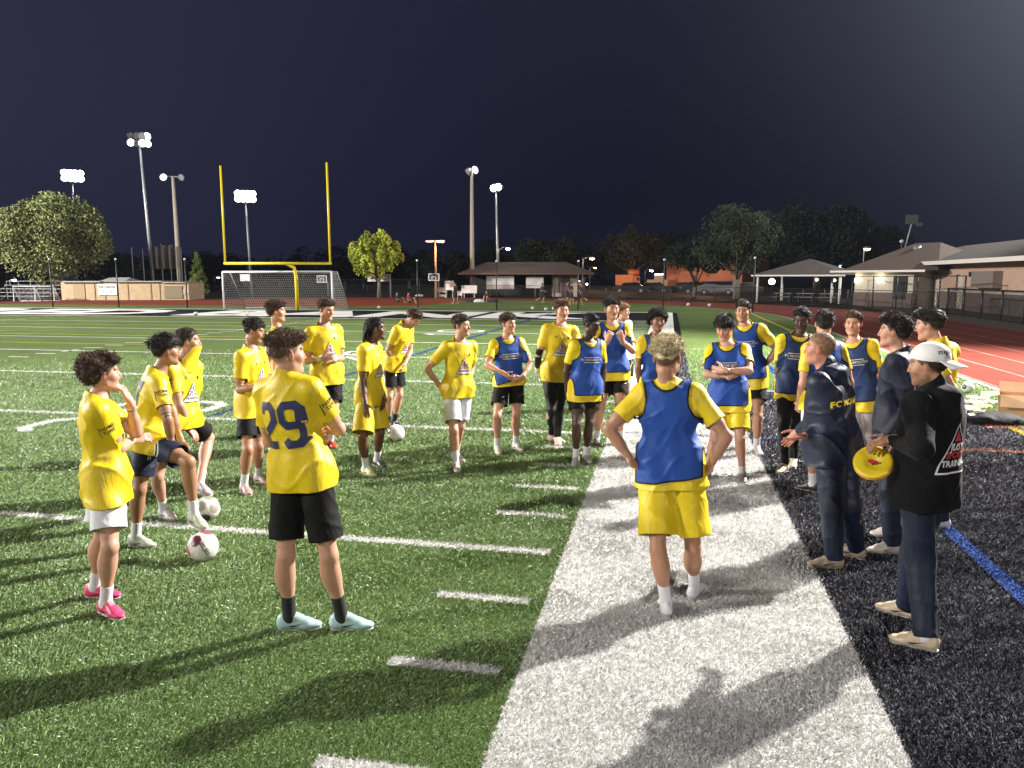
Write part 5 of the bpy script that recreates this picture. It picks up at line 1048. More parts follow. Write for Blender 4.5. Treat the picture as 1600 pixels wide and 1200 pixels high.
def netq(A, B, C, D, nu, nv, r=.007):
    A, B, C, D = map(np.array, (A, B, C, D))
    for i in range(nu+1): t_ = i/nu; net.tube([A+(B-A)*t_, D+(C-D)*t_], r, 3, cap=False)
    for i in range(nv+1): t_ = i/nv; net.tube([A+(D-A)*t_, B+(C-B)*t_], r, 3, cap=False)
netq(q['ul'], q['ur'], q['br'], q['bl'], 50, 20); netq(q['tl'], q['tr'], q['ur'], q['ul'], 50, 6); netq(q['tl'], q['ul'], q['bl'], q['fl'], 9, 16); netq(q['tr'], q['ur'], q['br'], q['fr'], 9, 16)
net.build('net', mat('net_cord', (.55, .55, .56), rough=.8), o)
# thin black posts carrying the ball-stop net behind the end line
for i, (u, vt, vb) in enumerate(((83, 405, 480.5), (186, 405, 480.5), (293, 405, 481), (653, 407, 483.5), (776, 408, 484.5), (903, 408, 484.5), (1036, 406, 481), (1176, 403, 488))):
    b = gnd(u, vb); D_ = math.hypot(*(b-CAM)[:2]); t = at(u, vt, D_)
    o = MB().tube([(0, 0, 0), (0, 0, t[2])], .045, 8).ball((0, 0, t[2]), .075, mi=1).build('ball_stop_post', [M_BLKM, M_WHM], smooth=True); o.location = tuple(b)
    tag(o, ['leftmost thin black net post, in front of the big tree', 'thin black net post in front of the white banner shed', 'thin black net post left of the small conifer', 'thin black net post between the bright tree and the hoop', 'thin black net post in front of the shelter roof', 'thin black net post at the right end of the shelter', 'thin black net post above the afro haired player', 'thin black net post left of the gazebo'][i], 'post', 'thin black posts behind the end line')
# ---- trees: trunk, limbs and a crown of leaf sprays
def tree(label, u, vb, D, W_, H_, cols, leaf=.2, n=9000, trunk=.3, z0=.28, shape='round', seed=1, blobs=24, group='trees round the field', name='broadleaf_tree', fork=False, dens=1., xo=0.):
    r_ = np.random.default_rng(seed); b = g0(at(u, vb, D)); o = thing(name, label, 'tree', b, group)
    lim = MB(); lim.tube([(0, 0, 0), (.05, .02, H_*.18), (xo*.3, .05, H_*.42)], [trunk*1.25, trunk, trunk*.7], 10)
    cen = []
    for i in range(blobs):
        if shape == 'cone': t_ = (i+.5)/blobs; z = z0*H_+(1-z0)*H_*t_*.97; rr = W_/2*(1-t_)**.8*.75; a_ = i*2.4; c_ = np.array([rr*math.cos(a_)*.8, rr*math.sin(a_)*.8, z]); s_ = W_*.20*(1-t_*.65)
        else:
            d = r_.normal(size=3); d /= np.linalg.norm(d); q_ = r_.random()**.36; zc = H_*(1+z0)/2; c_ = np.array([d[0]*W_/2*.72*q_, d[1]*W_/2*.72*q_, zc+d[2]*H_*(1-z0)/2*.64*q_])
            if shape == 'flame': c_[:2] *= 1.12-.5*smooth(.5, 1., c_[2]/H_)
            s_ = W_*r_.uniform(.07, .18)*(.72 if shape == 'flame' else 1)
        c_[0] += float(xo*smooth(0, 1, c_[2]/H_))
        cen.append((c_, s_)); 
        if i % 2 == 0: lim.tube([(0, 0, H_*.16+H_*.14*r_.random()), c_*[.45, .45, .75], c_], [trunk*.45, trunk*.22, trunk*.06], 5)
    lim.build('trunk', mat('bark', (.14, .11, .085), rough=.9, noise=(4, .3, 4), bump=[(12, .02, (1, 1, .3), 0)]), o, True)
    P_ = []; per = n//len(cen); print(end='')
    for c_, s_ in cen:
        d = r_.normal(size=(per, 3)); d /= np.linalg.norm(d, axis=1)[:, None]; rad = s_*(.45+.6*r_.random((per, 1))**.6); p = c_+d*rad*([1, 1, .85] if shape != 'flame' else [.8, .8, 1.5])
        p += np.sin(p*(3.1/s_)+seed)*s_*.10; P_.append(p)
    P_ = np.concatenate(P_); m_ = len(P_)
    a_ = r_.normal(size=(m_, 3)); a_ /= np.linalg.norm(a_, axis=1)[:, None]; b_ = np.cross(a_, r_.normal(size=(m_, 3))); b_ /= np.linalg.norm(b_, axis=1)[:, None]
    sz = leaf*(.6+.8*r_.random((m_, 1))); V = np.stack([P_-a_*sz*.5, P_+b_*sz*.32, P_+a_*sz*.5, P_-b_*sz*.32], 1).reshape(-1, 3)
    cr = newobj('crown', V, np.arange(len(V)).reshape(-1, 4), mat('leaf_'+label[:18].replace(' ', '_'), cols, rough=.8, spec=.05, attr='Col'), o, False)
    v = (.75+.5*r_.random(m_))*(1+.25*np.sin(P_[:, 0]*1.3+P_[:, 2]*1.7+seed)); C = np.array(cols)*v[:, None]; C[:, 0] *= (.9+.3*r_.random(m_)); setattr_(cr, 'Col', np.repeat(C, 4, 0), True)
    return o
tree('large broad round tree with pale green leaves at the far left', 88, 468, 89, 12.6, 11.0, (.19, .22, .095), leaf=.26, n=64000, trunk=.42, z0=.13, seed=3, blobs=90)
tree('bright yellow green tree lit up behind the basketball hoops', 592, 465, 79, 6.4, 7.3, (.34, .40, .06), leaf=.24, n=15000, trunk=.16, z0=.22, seed=8, blobs=40, shape='flame')
tree('small conical conifer right of the batting nets', 311, 466, 88, 2.6, 4.8, (.13, .17, .05), leaf=.15, n=6000, trunk=.1, z0=.12, shape='cone', seed=5, blobs=26, name='conifer')
tree('large dark spreading tree left of the gazebo', 1150, 466, 76, 9.6, 9.3, (.042, .052, .032), leaf=.2, n=24000, trunk=.28, z0=.22, seed=12, blobs=52)
tree('low dark flat topped evergreen in front of the brick building', 1085, 464, 84, 8.6, 5.4, (.022, .034, .024), leaf=.22, n=9000, trunk=.2, z0=.45, seed=13, blobs=26, name='evergreen_tree')
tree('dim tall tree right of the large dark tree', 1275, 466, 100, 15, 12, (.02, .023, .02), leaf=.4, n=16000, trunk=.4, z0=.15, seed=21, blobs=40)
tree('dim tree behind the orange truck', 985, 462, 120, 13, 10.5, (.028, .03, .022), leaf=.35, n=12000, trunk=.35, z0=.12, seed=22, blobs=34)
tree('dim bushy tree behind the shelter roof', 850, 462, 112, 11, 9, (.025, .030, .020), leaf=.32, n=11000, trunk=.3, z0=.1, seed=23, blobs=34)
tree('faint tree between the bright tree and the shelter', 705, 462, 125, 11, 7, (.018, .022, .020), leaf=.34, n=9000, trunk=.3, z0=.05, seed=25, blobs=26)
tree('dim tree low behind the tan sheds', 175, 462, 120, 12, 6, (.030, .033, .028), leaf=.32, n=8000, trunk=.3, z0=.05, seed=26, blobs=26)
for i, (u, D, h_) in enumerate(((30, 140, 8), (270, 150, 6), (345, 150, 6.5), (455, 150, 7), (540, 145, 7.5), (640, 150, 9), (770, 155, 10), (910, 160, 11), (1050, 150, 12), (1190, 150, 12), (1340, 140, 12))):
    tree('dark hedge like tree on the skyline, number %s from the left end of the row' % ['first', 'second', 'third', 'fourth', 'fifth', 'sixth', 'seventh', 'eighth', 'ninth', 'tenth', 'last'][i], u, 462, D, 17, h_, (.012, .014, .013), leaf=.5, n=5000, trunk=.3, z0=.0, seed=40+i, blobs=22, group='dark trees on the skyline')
# ---- buildings
M_TAN = mat('tan_plywood', (.42, .30, .18), rough=.8, noise=(2, .12, 3)); M_SHED = mat('shed_roof_felt', (.30, .28, .27), rough=.8, noise=(4, .2, 3)); M_ROOF = mat('brown_shingles', (.080, .054, .044), rough=.85, noise=(9, .28, 3), stretch=(1, 1, 4), bump=[(20, .02, (1, 1, 3), 0)])
M_ROOFG = mat('grey_brown_shingles', (.065, .052, .047), rough=.85, noise=(9, .3, 3), bump=[(20, .02, (1, 1, 3), 0)]); M_STUC = mat('peach_stucco', (.40, .26, .19), rough=.85, noise=(3, .08, 3)); M_BRK = mat('brown_block_wall', (.13, .092, .078), rough=.85, noise=(5, .2, 3), stretch=(1, 1, 3)); M_TRIM = mat('white_trim', (.62, .58, .54), rough=.6); M_DOOR = mat('brown_door', (.10, .05, .04), rough=.6); M_CRM = mat('cream_panel', (.50, .42, .34), rough=.7); M_IN = mat('dark_interior', (.02, .02, .02), rough=.9)
class Frame:
    """local frame: x along the front as the camera sees it, y away"""
    def __init__(s, A, B): s.o = np.array([A[0], A[1], 0.]); d = np.array([B[0]-A[0], B[1]-A[1], 0.]); s.L = np.linalg.norm(d); s.x = d/s.L; s.y = np.array([-s.x[1], s.x[0], 0.]); s.rz = math.atan2(s.x[1], s.x[0])
def house(name, label, cat, u0, D0, u1, D1):
    f = Frame(at(u0, 470, D0), at(u1, 470, D1)); o = thing(name, label, cat, f.o, rz=f.rz); return f, o
def hip(mb, x0, x1, y0, y1, z, h, rx, mi=0, th=.15):
    ym = (y0+y1)/2; mb.add([(x0, y0, z), (x1, y0, z), (x1, y1, z), (x0, y1, z), (x0+rx, ym, z+h), (x1-rx, ym, z+h)], [(0, 1, 5, 4), (1, 2, 5), (2, 3, 4, 5), (3, 0, 4), (3, 2, 1, 0)], mi)
# tan sheds on the left
f, o = house('tan_shed', 'low tan plywood shed row with a white banner', 'shed', 97, 85, 296, 80)
L = f.L; MB().box((L*.5, 2, .85), (L, 4, 1.7)).build('wall', M_TAN, o)
rf = MB(); rf.box((L*.17, 1.9, 1.76), (L*.30, 4.3, .12)); rf.box((L*.62, 1.9, 1.76), (L*.36, 4.3, .10)); rf.add([(L*.28, -.2, 1.72), (L*.5, -.2, 1.72), (L*.5, 4.2, 1.72), (L*.28, 4.2, 1.72), (L*.31, 2, 2.15), (L*.47, 2, 2.15)], [(0, 1, 5, 4), (1, 2, 5), (2, 3, 4, 5), (3, 0, 4)]); rf.box((L*.90, 1.9, 1.66), (L*.2, 4.2, .1)); rf.build('roof', M_SHED, o)
for x_, w_ in ((.14, 1.1), (.70, .12), (.52, .12), (.34, .12), (.26, .10), (.77, .10)): MB().box((L*x_, -.03, .8), (w_, .06, 1.5)).build('door' if w_ > 1 else 'batten', mat('tan_batten', (.33, .235, .14), rough=.8), o)
MB().box((L*.88, -.05, .75), (1.7, .06, 1.2)).build('shutter', mat('olive_shutter', (.20, .16, .10), rough=.8), o)
bn = MB().box((L*.365, -.10, 1.02), (1.75, .03, 1.05)).build('banner', M_WPR, o)
V_, F_ = text2d('RED BANK', .34, .03); MB().add([(L*.365+x, -.125, 1.25+y) for x, y in V_], F_).build('lettering', mat('grey_letter', (.08, .09, .12)), bn)
V_, F_ = text2d('7   U   5', .26, .03); MB().add([(L*.365+x, -.125, .78+y) for x, y in V_], F_).build('lettering', MATS['grey_letter'], bn)
V_, F_ = text2d('10', .7, .04); MB().add([(L*.975+x*.8, -.05, .75+y) for x, y in V_], F_).build('shed_number', mat('white_chalk', (.6, .6, .6)), o)
f, o = house('bleachers', 'small grey metal bleachers left of the big tree', 'bleachers', -15, 92, 82, 86); L = f.L
for i in range(4): MB().box((L/2, i*.6, .35+i*.35), (L, .3, .05)).build('seat_row', M_STEEL, o)
mb = MB()
for i in range(6): mb.tube([(L*i/5, 1.9, 0), (L*i/5, 1.9, 1.8)], .03, 6); mb.tube([(L*i/5, -.2, 0), (L*i/5, 1.9, 1.4)], .03, 6)
mb.tube([(0, 1.9, 1.8), (L, 1.9, 1.8)], .03, 6); mb.build('frame', M_STEEL, o)
for i, (ua, ub) in enumerate(((22, 55), (56, 85))):
    f, o = house('practice_goal', ['white framed practice goal with white net, left one by the bleachers', 'white framed practice goal with white net, next to the big tree trunk'][i], 'goal', ua, 84, ub, 83); L = f.L
    mb = MB(); [mb.tube(p_, .04, 6) for p_ in ([(0, 0, 0), (0, 0, 1.35), (L, 0, 1.35), (L, 0, 0)], [(0, 0, 1.35), (0, .9, 0), (L, .9, 0), (L, 0, 1.35)])]; mb.build('frame', M_WHM, o)
    mb = MB(); [mb.tube([(L*k/12, 0, 1.35), (L*k/12, .9, 0)], .012, 3) for k in range(13)]; [mb.tube([(0, .9*k/8, 1.35-1.35*k/8), (L, .9*k/8, 1.35-1.35*k/8)], .012, 3) for k in range(9)]; mb.build('net', MATS['net_cord'], o)
# batting nets
f, o = house('batting_cage', 'tall batting cage posts hung with tan netting', 'batting cage', 211, 94, 287, 92); L = f.L
for x_, h_ in ((0, 5.4), (.22, 5.2), (.40, 6.1), (.60, 5.8), (.78, 5.4), (.93, 5.5), (1, 5.4)): MB().tube([(L*x_, 0, 0), (L*x_, 0, h_)], .06, 6).build('post', M_STEEL, o)
mb = MB(); nx = 60
for i in range(nx):
    x0_, x1_ = L*(.42+.56*i/nx), L*(.42+.56*(i+1)/nx); zt = lambda x: 5.35+.3*abs(math.sin(x*3.3)); y_ = lambda x: .25*math.sin(x*9)
    mb.poly([(x0_, y_(x0_), 3.1), (x1_, y_(x1_), 3.1), (x1_, y_(x1_), zt(x1_)), (x0_, y_(x0_), zt(x0_))])
mb.build('curtain_net', mat('tan_netting', (.34, .28, .22), rough=.9, noise=(20, .4, 2), alpha=.6), o)
mb = MB()
for i in range(14): t_ = i/13; mb.tube([(L*(.03+.2*t_), 0, 2.9+.1*t_), (L*(.03+.2*t_), 0, 2.9+2.3*t_**2.2)], .02, 3)
for i in range(28): mb.tube([(L*i/27, 0, .3), (L*i/27, 0, 3.0)], .010, 3)
for z_ in (.8, 1.4, 2., 2.6, 3.0): mb.tube([(0, 0, z_), (L, 0, z_)], .012, 3)
mb.build('mesh_net', mat('dark_netting', (.10, .10, .10)), o)
# long shelter in the middle
f, o = house('shelter_building', 'long open sided shelter with a brown shingle roof and a door', 'shelter', 748, 84, 890, 84); L = f.L
mb = MB(); hip(mb, -2.1, L+2.6, -1.6, 6.2, 2.55, 1.25, 2.9); mb.build('roof', M_ROOF, o); MB().box((L/2+.2, -1.62, 2.48), (L+4.6, .08, .16)).build('fascia', M_DOOR, o)
MB().box((L*.95, 2.2, 1.25), (L*.27, 3.6, 2.5)).build('wall', M_CRM, o); MB().box((L*.955, .36, 1.05), (.95, .08, 2.1)).build('door', M_DOOR, o)
for x_ in (-.04, .13, .3, .62, .83, 1.15): MB().box((L*x_, -.6, 1.25), (.18, .18, 2.5)).build('post', M_DOOR, o)
MB().box((L*.45, 5.9, 1.2), (L*1.1, .1, 2.4)).build('rear_wall', M_IN, o)
for i, (xa, xb, za, zb, lab) in enumerate(((.09, .39, .85, 2.25, 'wide translucent white wind screen under the shelter roof'), (.52, .71, .95, 2.15, 'square white panel hanging under the shelter roof'))):
    o2 = MB().box(((xb-xa)*L/2, 0, (zb-za)/2), ((xb-xa)*L, .04, zb-za)).build('white_panel', mat('white_screen', (.55, .52, .50), rough=.7, noise=(1.2, .25, 3))); o2.location = tuple(f.o+f.x*xa*L-f.y*.75+[0, 0, za]); o2.rotation_euler = (0, 0, f.rz); tag(o2, lab, 'panel', 'white panels')
for i, (u, v, w_, h_, lab) in enumerate(((733, 452, 1.65, .8, 'low white board left of the shelter'), (702, 446, 1.0, .95, 'white board above the low one, by the hoop'), (718, 458, .6, .5, 'small white board under the shelter eave'), (690, 453, 1.2, .5, 'white board behind the walker'))):
    P_ = at(u, v, 80+i*.3); o2 = MB().box((0, 0, 0), (w_, .06, h_)).box((-w_/3, .05, -P_[2]/2), (.05, .05, P_[2])).box((w_/3, .05, -P_[2]/2), (.05, .05, P_[2])).build('notice_board', MATS['white_screen']); o2.location = tuple(P_); tag(o2, lab, 'notice board', 'white boards')
# basketball hoops
for i, (u, v, D, lab) in enumerate(((678, 433, 79, 'basketball hoop with a black and white backboard beside the orange pole'), (503, 436, 84, 'basketball hoop seen through the soccer goal net'), (583, 434, 80, 'grey basketball backboard under the bright tree, left one'), (602, 434, 81, 'grey basketball backboard under the bright tree, right one'), (383, 434, 88, 'faint basketball backboard behind the left of the soccer goal'))):
    P_ = at(u, v, D); o = thing('basketball_hoop', lab, 'basketball hoop', g0(P_), 'basketball hoops by the track'); z_ = P_[2]
    MB().tube([(.1, 1.2, 0), (.1, 1.2, z_-.4), (.05, .1, z_)], .07, 8).build('pole', M_STEEL, o, True)
    bb = MB().box((0, 0, z_), (1.15, .05, .72)).build('backboard', mat('dark_backboard', (.03, .03, .03)) if i < 2 else M_STEEL, o)
    mb = MB(); [mb.box((x_, -.03, z_+y_), (w_, .03, h_)) for x_, y_, w_, h_ in ((0, .33, 1.15, .07), (0, -.33, 1.15, .07), (-.54, 0, .07, .62), (.54, 0, .07, .62), (0, .05, .42, .05), (-.2, -.1, .05, .28), (.2, -.1, .05, .28))]; mb.build('white_border', M_WHM, bb)
    mb = MB(); mb.tube([(.23*math.cos(a), -.35+.23*math.sin(a), z_-.25) for a in np.linspace(0, 6.283, 17)], .012, 5, cap=False); mb.build('hoop_ring', mat('orange_ring', (.6, .15, .03)), o)
# brick building and vehicles in the car park
f, o = house('brick_building', 'orange lit brick building behind the dark evergreen', 'building', 1040, 125, 1158, 118); L = f.L
MB().box((L/2, 4, 2.3), (L, 8, 4.6)).build('wall', mat('orange_brick', (.30, .105, .055), rough=.85, noise=(2, .15, 3)), o); MB().add([(L*.45, 0, 4.6), (L, 0, 4.6), (L*.72, 0, 5.9), (L*.45, 8, 4.6), (L, 8, 4.6), (L*.72, 8, 5.9)], [(0, 1, 2), (5, 4, 3), (1, 4, 5, 2), (0, 2, 5, 3)]).build('gable', MATS['orange_brick'], o)
P_ = at(1090, 430, 108); bare_light('sodium_glow', P_+np.array([0, 0, 3.5]), 3200, (1., .5, .22), .3)
def car(label, u, D, col, L=4.5, hh=1.45, kind='car', rz=0., body2=None, grp='vehicles parked behind the track'):
    b = g0(at(u, 465, D)); o = thing('parked_'+kind, label, kind, b, grp, rz)
    pm = mat('car_paint_%d' % int(sum(col)*1000), col, rough=.25, spec=.6); g_ = mat('car_glass', (.012, .014, .018), rough=.1, spec=.8)
    S_ = {'car': [(-.5, .22), (-.5, .52), (-.42, .62), (-.30, .64), (-.18, .95), (.20, 1.), (.36, .66), (.47, .62), (.5, .45), (.5, .22)], 'suv': [(-.5, .22), (-.5, .58), (-.33, .66), (-.22, .97), (.42, 1.), (.49, .66), (.5, .22)], 'truck': [(-.5, .22), (-.5, .55), (-.34, .62), (-.26, .98), (.0, 1.), (.04, .62), (.5, .62), (.5, .22)]}[kind if kind in ('car', 'suv', 'truck') else 'car']
    n = len(S_); V = []; 
    for y in (-.86, .86):
        for x, z in S_: V.append((x*L, y*(1 if z < .7 else .84), z*hh))
    MB().add(V, [tuple(range(n)), tuple(range(n, 2*n))[::-1]]+[(i, n+i, n+(i+1) % n, (i+1) % n) for i in range(n)]).build('body', pm, o)
    w = MB(); xs = [(x, z) for x, z in S_ if z > .6]; x0_, x1_ = min(x for x, z in xs if z > .9), max(x for x, z in xs if z > .9)
    for y in (-.80, .80): w.box(((x0_*.5-.02)*L+x1_*L*.5-.02*L, y, .80*hh), ((x1_-x0_)*L*1.05, .03, .24*hh))
    w.build('window', g_, o)
    for sx in (-.31, .31):
        for y in (-.80, .80):
            wh = MB().tube([(sx*L, y-.1, .33), (sx*L, y+.1, .33)], .33, 16).build('wheel', M_BLKM, o); MB().tube([(sx*L, y-.12, .33), (sx*L, y+.12, .33)], .19, 12).build('rim', M_STEEL, wh)
    for y in (-.6, .6): MB().box((-.5*L-.01, y, .48*hh), (.05, .3, .12)).build('headlight', LW2 if 'headlight' in label else M_WHM, o)
    for y in (-.6, .6): MB().box((.5*L+.01, y, .5*hh), (.05, .25, .14)).build('tail_light', M_RPR, o)
    return o
car('silver estate car parked right of the black net post', 1118, 96, (.16, .16, .17), kind='suv', hh=1.7)
car('white car glimpsed left of the gazebo', 1162, 100, (.2, .2, .2)); car('pale car parked under the shelter, left of the square panel', 809, 92, (.5, .5, .52)); car('white car parked right of the square panel', 834, 93, (.55, .55, .55))
car('dark car in front of the orange truck', 985, 104, (.02, .022, .03)); car('dark car next to the black net post', 1020, 106, (.03, .03, .035)); car('grey car parked in front of the brick building', 1068, 108, (.06, .06, .065))
car('dark car parked left of the silver estate', 1092, 100, (.03, .035, .04), kind='suv', hh=1.6)
f, o = house('orange_truck', 'large orange utility truck with a rounded tank', 'truck', 961, 116, 1000, 116); L = f.L; om = mat('orange_truck_paint', (.30, .08, .02), rough=.5)
MB().box((L*.36, 1, 1.7), (L*.72, 2.2, 1.5)).build('truck_box', om, o); MB().tube([(L*.5, 1, 2.75), (L*.95, 1, 2.75)], [.55, .5], 12).build('tank', om, o, True); MB().box((L*.86, 1, 1.5), (L*.24, 2.1, 1.5)).build('cab', om, o); MB().box((L*.9, -.08, 1.85), (L*.13, .06, .55)).build('window', M_IN, o)
for x_ in (.15, .3, .85): MB().tube([(L*x_, -.1, .5), (L*x_, .2, .5)], .48, 14).build('wheel', M_BLKM, o)
bare_light('truck_glow', at(975, 425, 110), 900, (1., .55, .25), .3)
f, o = house('brown_pickup', 'tan pickup with roof lights next to the net post', 'truck', 1010, 112, 1042, 112); L = f.L; tm = mat('tan_truck_paint', (.20, .16, .12), rough=.4)
MB().box((L*.5, 1, 1.2), (L, 2, 1.1)).build('body', tm, o); MB().box((L*.6, 1, 2.1), (L*.5, 1.9, .8)).build('cab', tm, o); MB().box((L*.6, -.0, 2.5), (L*.45, .1, .12)).build('light_bar', LW2, o)
for x_ in (.2, .8): MB().tube([(L*x_, -.1, .45), (L*x_, .2, .45)], .45, 14).build('wheel', M_BLKM, o)
# gazebo
f, o = house('gazebo', 'square gazebo with a dark ribbed hip roof on white posts', 'gazebo', 1182, 67.5, 1312, 65.5); L = f.L; W2 = 6.0
mb = MB(); mb.add([(-.35, -.35, 2.27), (L+.35, -.35, 2.27), (L+.35, W2+.35, 2.27), (-.35, W2+.35, 2.27), (L/2, W2/2, 3.62)], [(0, 1, 4), (1, 2, 4), (2, 3, 4), (3, 0, 4), (3, 2, 1, 0)]); mb.build('roof', mat('ribbed_metal_roof', (.07, .058, .052), rough=.6, noise=(3, .2, 2)), o)
rb = MB()
for i in range(1, 34): x_ = -.35+(L+.7)*i/34; a_ = min(i/17, (34-i)/17); rb.tube([(x_, -.36, 2.28), (x_, -.35+(W2/2+.35)*a_, 2.28+1.3*a_+.02)], .018, 4)
rb.build('roof_ribs', MATS['ribbed_metal_roof'], o); MB().box((L/2, -.38, 2.22), (L+.8, .06, .12)).build('fascia', M_TRIM, o)
for x_, y_ in ((.05, 0), (L-.05, 0), (.05, W2), (L-.05, W2), (L*.83, 1.8)): MB().tube([(x_, y_, 0), (x_, y_, 2.27)], .10, 10).build('post', M_TRIM, o, True)
for i in range(3):
    tb = thing('picnic_table', ['picnic table at the left under the gazebo', 'picnic table in the middle under the gazebo', 'picnic table at the right under the gazebo'][i], 'picnic table', f.o+f.x*L*(.22+.28*i)+f.y*2.4, 'picnic tables under the gazebo', f.rz)
    gm = mat('grey_table_top', (.16, .16, .16)); MB().box((0, 0, .74), (1.5, .7, .05)).build('table_top', gm, tb)
    for y_ in (-.6, .6): MB().box((0, y_, .44), (1.5, .25, .04)).build('bench', gm, tb)
    for x_ in (-.55, .55): MB().box((x_, 0, .37), (.06, .6, .7)).build('leg', M_BLKM, tb)
# concession building (left) and the long building at the right edge
f, o = house('concession_building', 'concession stand with dark hip roof, lit white wall and serving hatch', 'building', 1334, 62.5, 1425, 59.5); L = f.L
mb = MB(); hip(mb, -.75, L+2.4, -.9, 7.6, 2.52, 2.0, 3.0); mb.build('roof', M_ROOF, o); MB().box((L*.5, -.92, 2.5), (L+3.0, .07, .14)).build('fascia', M_TRIM, o)
MB().box((L/2, 3, 1.25), (L, 6, 2.5)).build('wall', mat('pale_wall', (.48, .44, .36), rough=.8), o); MB().box((L/2, -.04, .5), (L, .08, 1.0)).build('block_base', M_BRK, o); MB().box((L*.80, -.05, 1.35), (L*.22, .08, 1.6)).build('serving_hatch', M_IN, o)
for x_ in (.05, .45): MB().box((L*x_, -.15, 1.85), (.22, .12, .3)).build('wall_lamp', LW2, o)
pA, pB = f.o+f.x*L*.45-f.y*.45+[0, 0, 2.1], f.o+f.x*L*.05-f.y*.45+[0, 0, 2.1]
bare_light('wall_light', pA, 22, (1, .85, .6), .1); bare_light('wall_light', pB, 22, (1, .85, .6), .1)
MB().tube([(L*.62, 2.6, 3.3), (L*.62, 2.6, 4.3)], .28, 10).build('roof_vent', M_STEEL, o, True)
f, o = house('long_building', 'long peach walled building with grey brown hip roof and white gutter', 'building', 1396, 70.6, 1640, 45.4); L = f.L
hw = 2.98; MB().box((L/2, 4, hw/2), (L, 8, hw)).build('wall', M_STUC, o); MB().box((L*.56, -.05, .60), (L*.88, .10, 1.15)).build('block_base', M_BRK, o); MB().box((L*.56, -.07, 1.19), (L*.885, .14, .06)).build('ledge', M_TRIM, o)
mb = MB(); hip(mb, -2.4, L+4, -1.25, 9, hw+.02, 1.45, 6.0); mb.build('roof', M_ROOFG, o); MB().box((L*.5+.8, -1.28, hw+.02), (L+6.4, .08, .24)).build('gutter', M_TRIM, o); MB().box((-2.43, 3.9, hw+.02), (.08, 10.3, .22)).build('gutter', M_TRIM, o)
MB().box((L*.20, -.75, 1.44), (L*.14, 1.3, 2.86)).build('porch_wall', M_STUC, o)
for x_ in (.40, .565): d_ = MB().box((L*x_, -.06, 1.15), (.95, .10, 2.1)).build('door', M_CRM, o); MB().box((L*x_-.62, -.07, 1.15), (.30, .12, 2.2)).build('door_recess', M_DOOR, o)
MB().box((L*.20, -1.44, 1.5), (.35, .06, 1.5)).build('lit_window', mat('lit_window', (.9, .7, .3), emit=((1, .75, .35), 1.6)), o); MB().box((L*.73, -.25, 1.95), (L*.12, .5, .95)).build('wall_box', mat('grey_box', (.16, .13, .115), rough=.6), o)
for x_ in (.03, .27, .62): MB().box((L*x_, -.1, 2.25), (.14, .16, .3)).build('wall_lamp', M_BLKM, o)
for x_, y_, h_, r_ in ((.22, 2.2, .55, .12),): MB().tube([(L*x_, y_, hw+.5), (L*x_, y_, hw+1.25)], r_, 10).build('roof_vent', M_WHM, o, True)
o2 = MB().box((0, 0, .6), (1.7, 1.5, 1.2)).box((-.1, 0, 1.25), (1.3, 1.2, .12)).build('rooftop_unit', mat('unit_grey', (.26, .25, .25), rough=.5)); o2.location = tuple(f.o+f.x*L*.80+f.y*4.2+[0, 0, hw+1.2]); tag(o2, 'grey boxy ventilation unit on the roof at the right edge', 'ventilation unit')
P_ = at(1425, 343, 88); o = thing('unlit_floodlight', 'unlit grey floodlight on a dark pole above the concession roof', 'floodlight', g0(P_)); MB().box((0, 0, P_[2]), (1.1, .35, .9)).box((.7, 0, P_[2]-.5), (.6, .3, .35)).build('lamp_box', mat('dim_grey', (.07, .075, .08), rough=.7), o); MB().tube([(-.7, 0, 0), (-.5, 0, P_[2]-3), (0, 0, P_[2]-.4)], .09, 8).build('pole', M_GLASS, o)
P_ = at(1409, 377, 78); o = MB().ball((0, 0, 0), (.2, .2, .16)).tube([(0, 0, 0), (.1, 0, -P_[2])], .03, 6, mi=1).build('antenna', [M_WHM, M_GLASS], smooth=True); o.location = tuple(P_); tag(o, 'small white round camera above the concession roof', 'camera')
b_ = gnd(1341, 473); o = thing('trash_barrel', 'blue plastic barrel beside the concession stand', 'barrel', g0(b_)); MB().tube([(0, 0, 0), (0, 0, .1), (0, 0, .45), (0, 0, .8), (0, 0, .88)], [.26, .30, .32, .30, .27], 16).build('barrel_body', mat('blue_plastic', (.02, .07, .32), rough=.4), o, True); MB().tube([(0, 0, .88), (0, 0, .95)], [.22, .16], 16).build('barrel_lid', M_WHM, o, True)
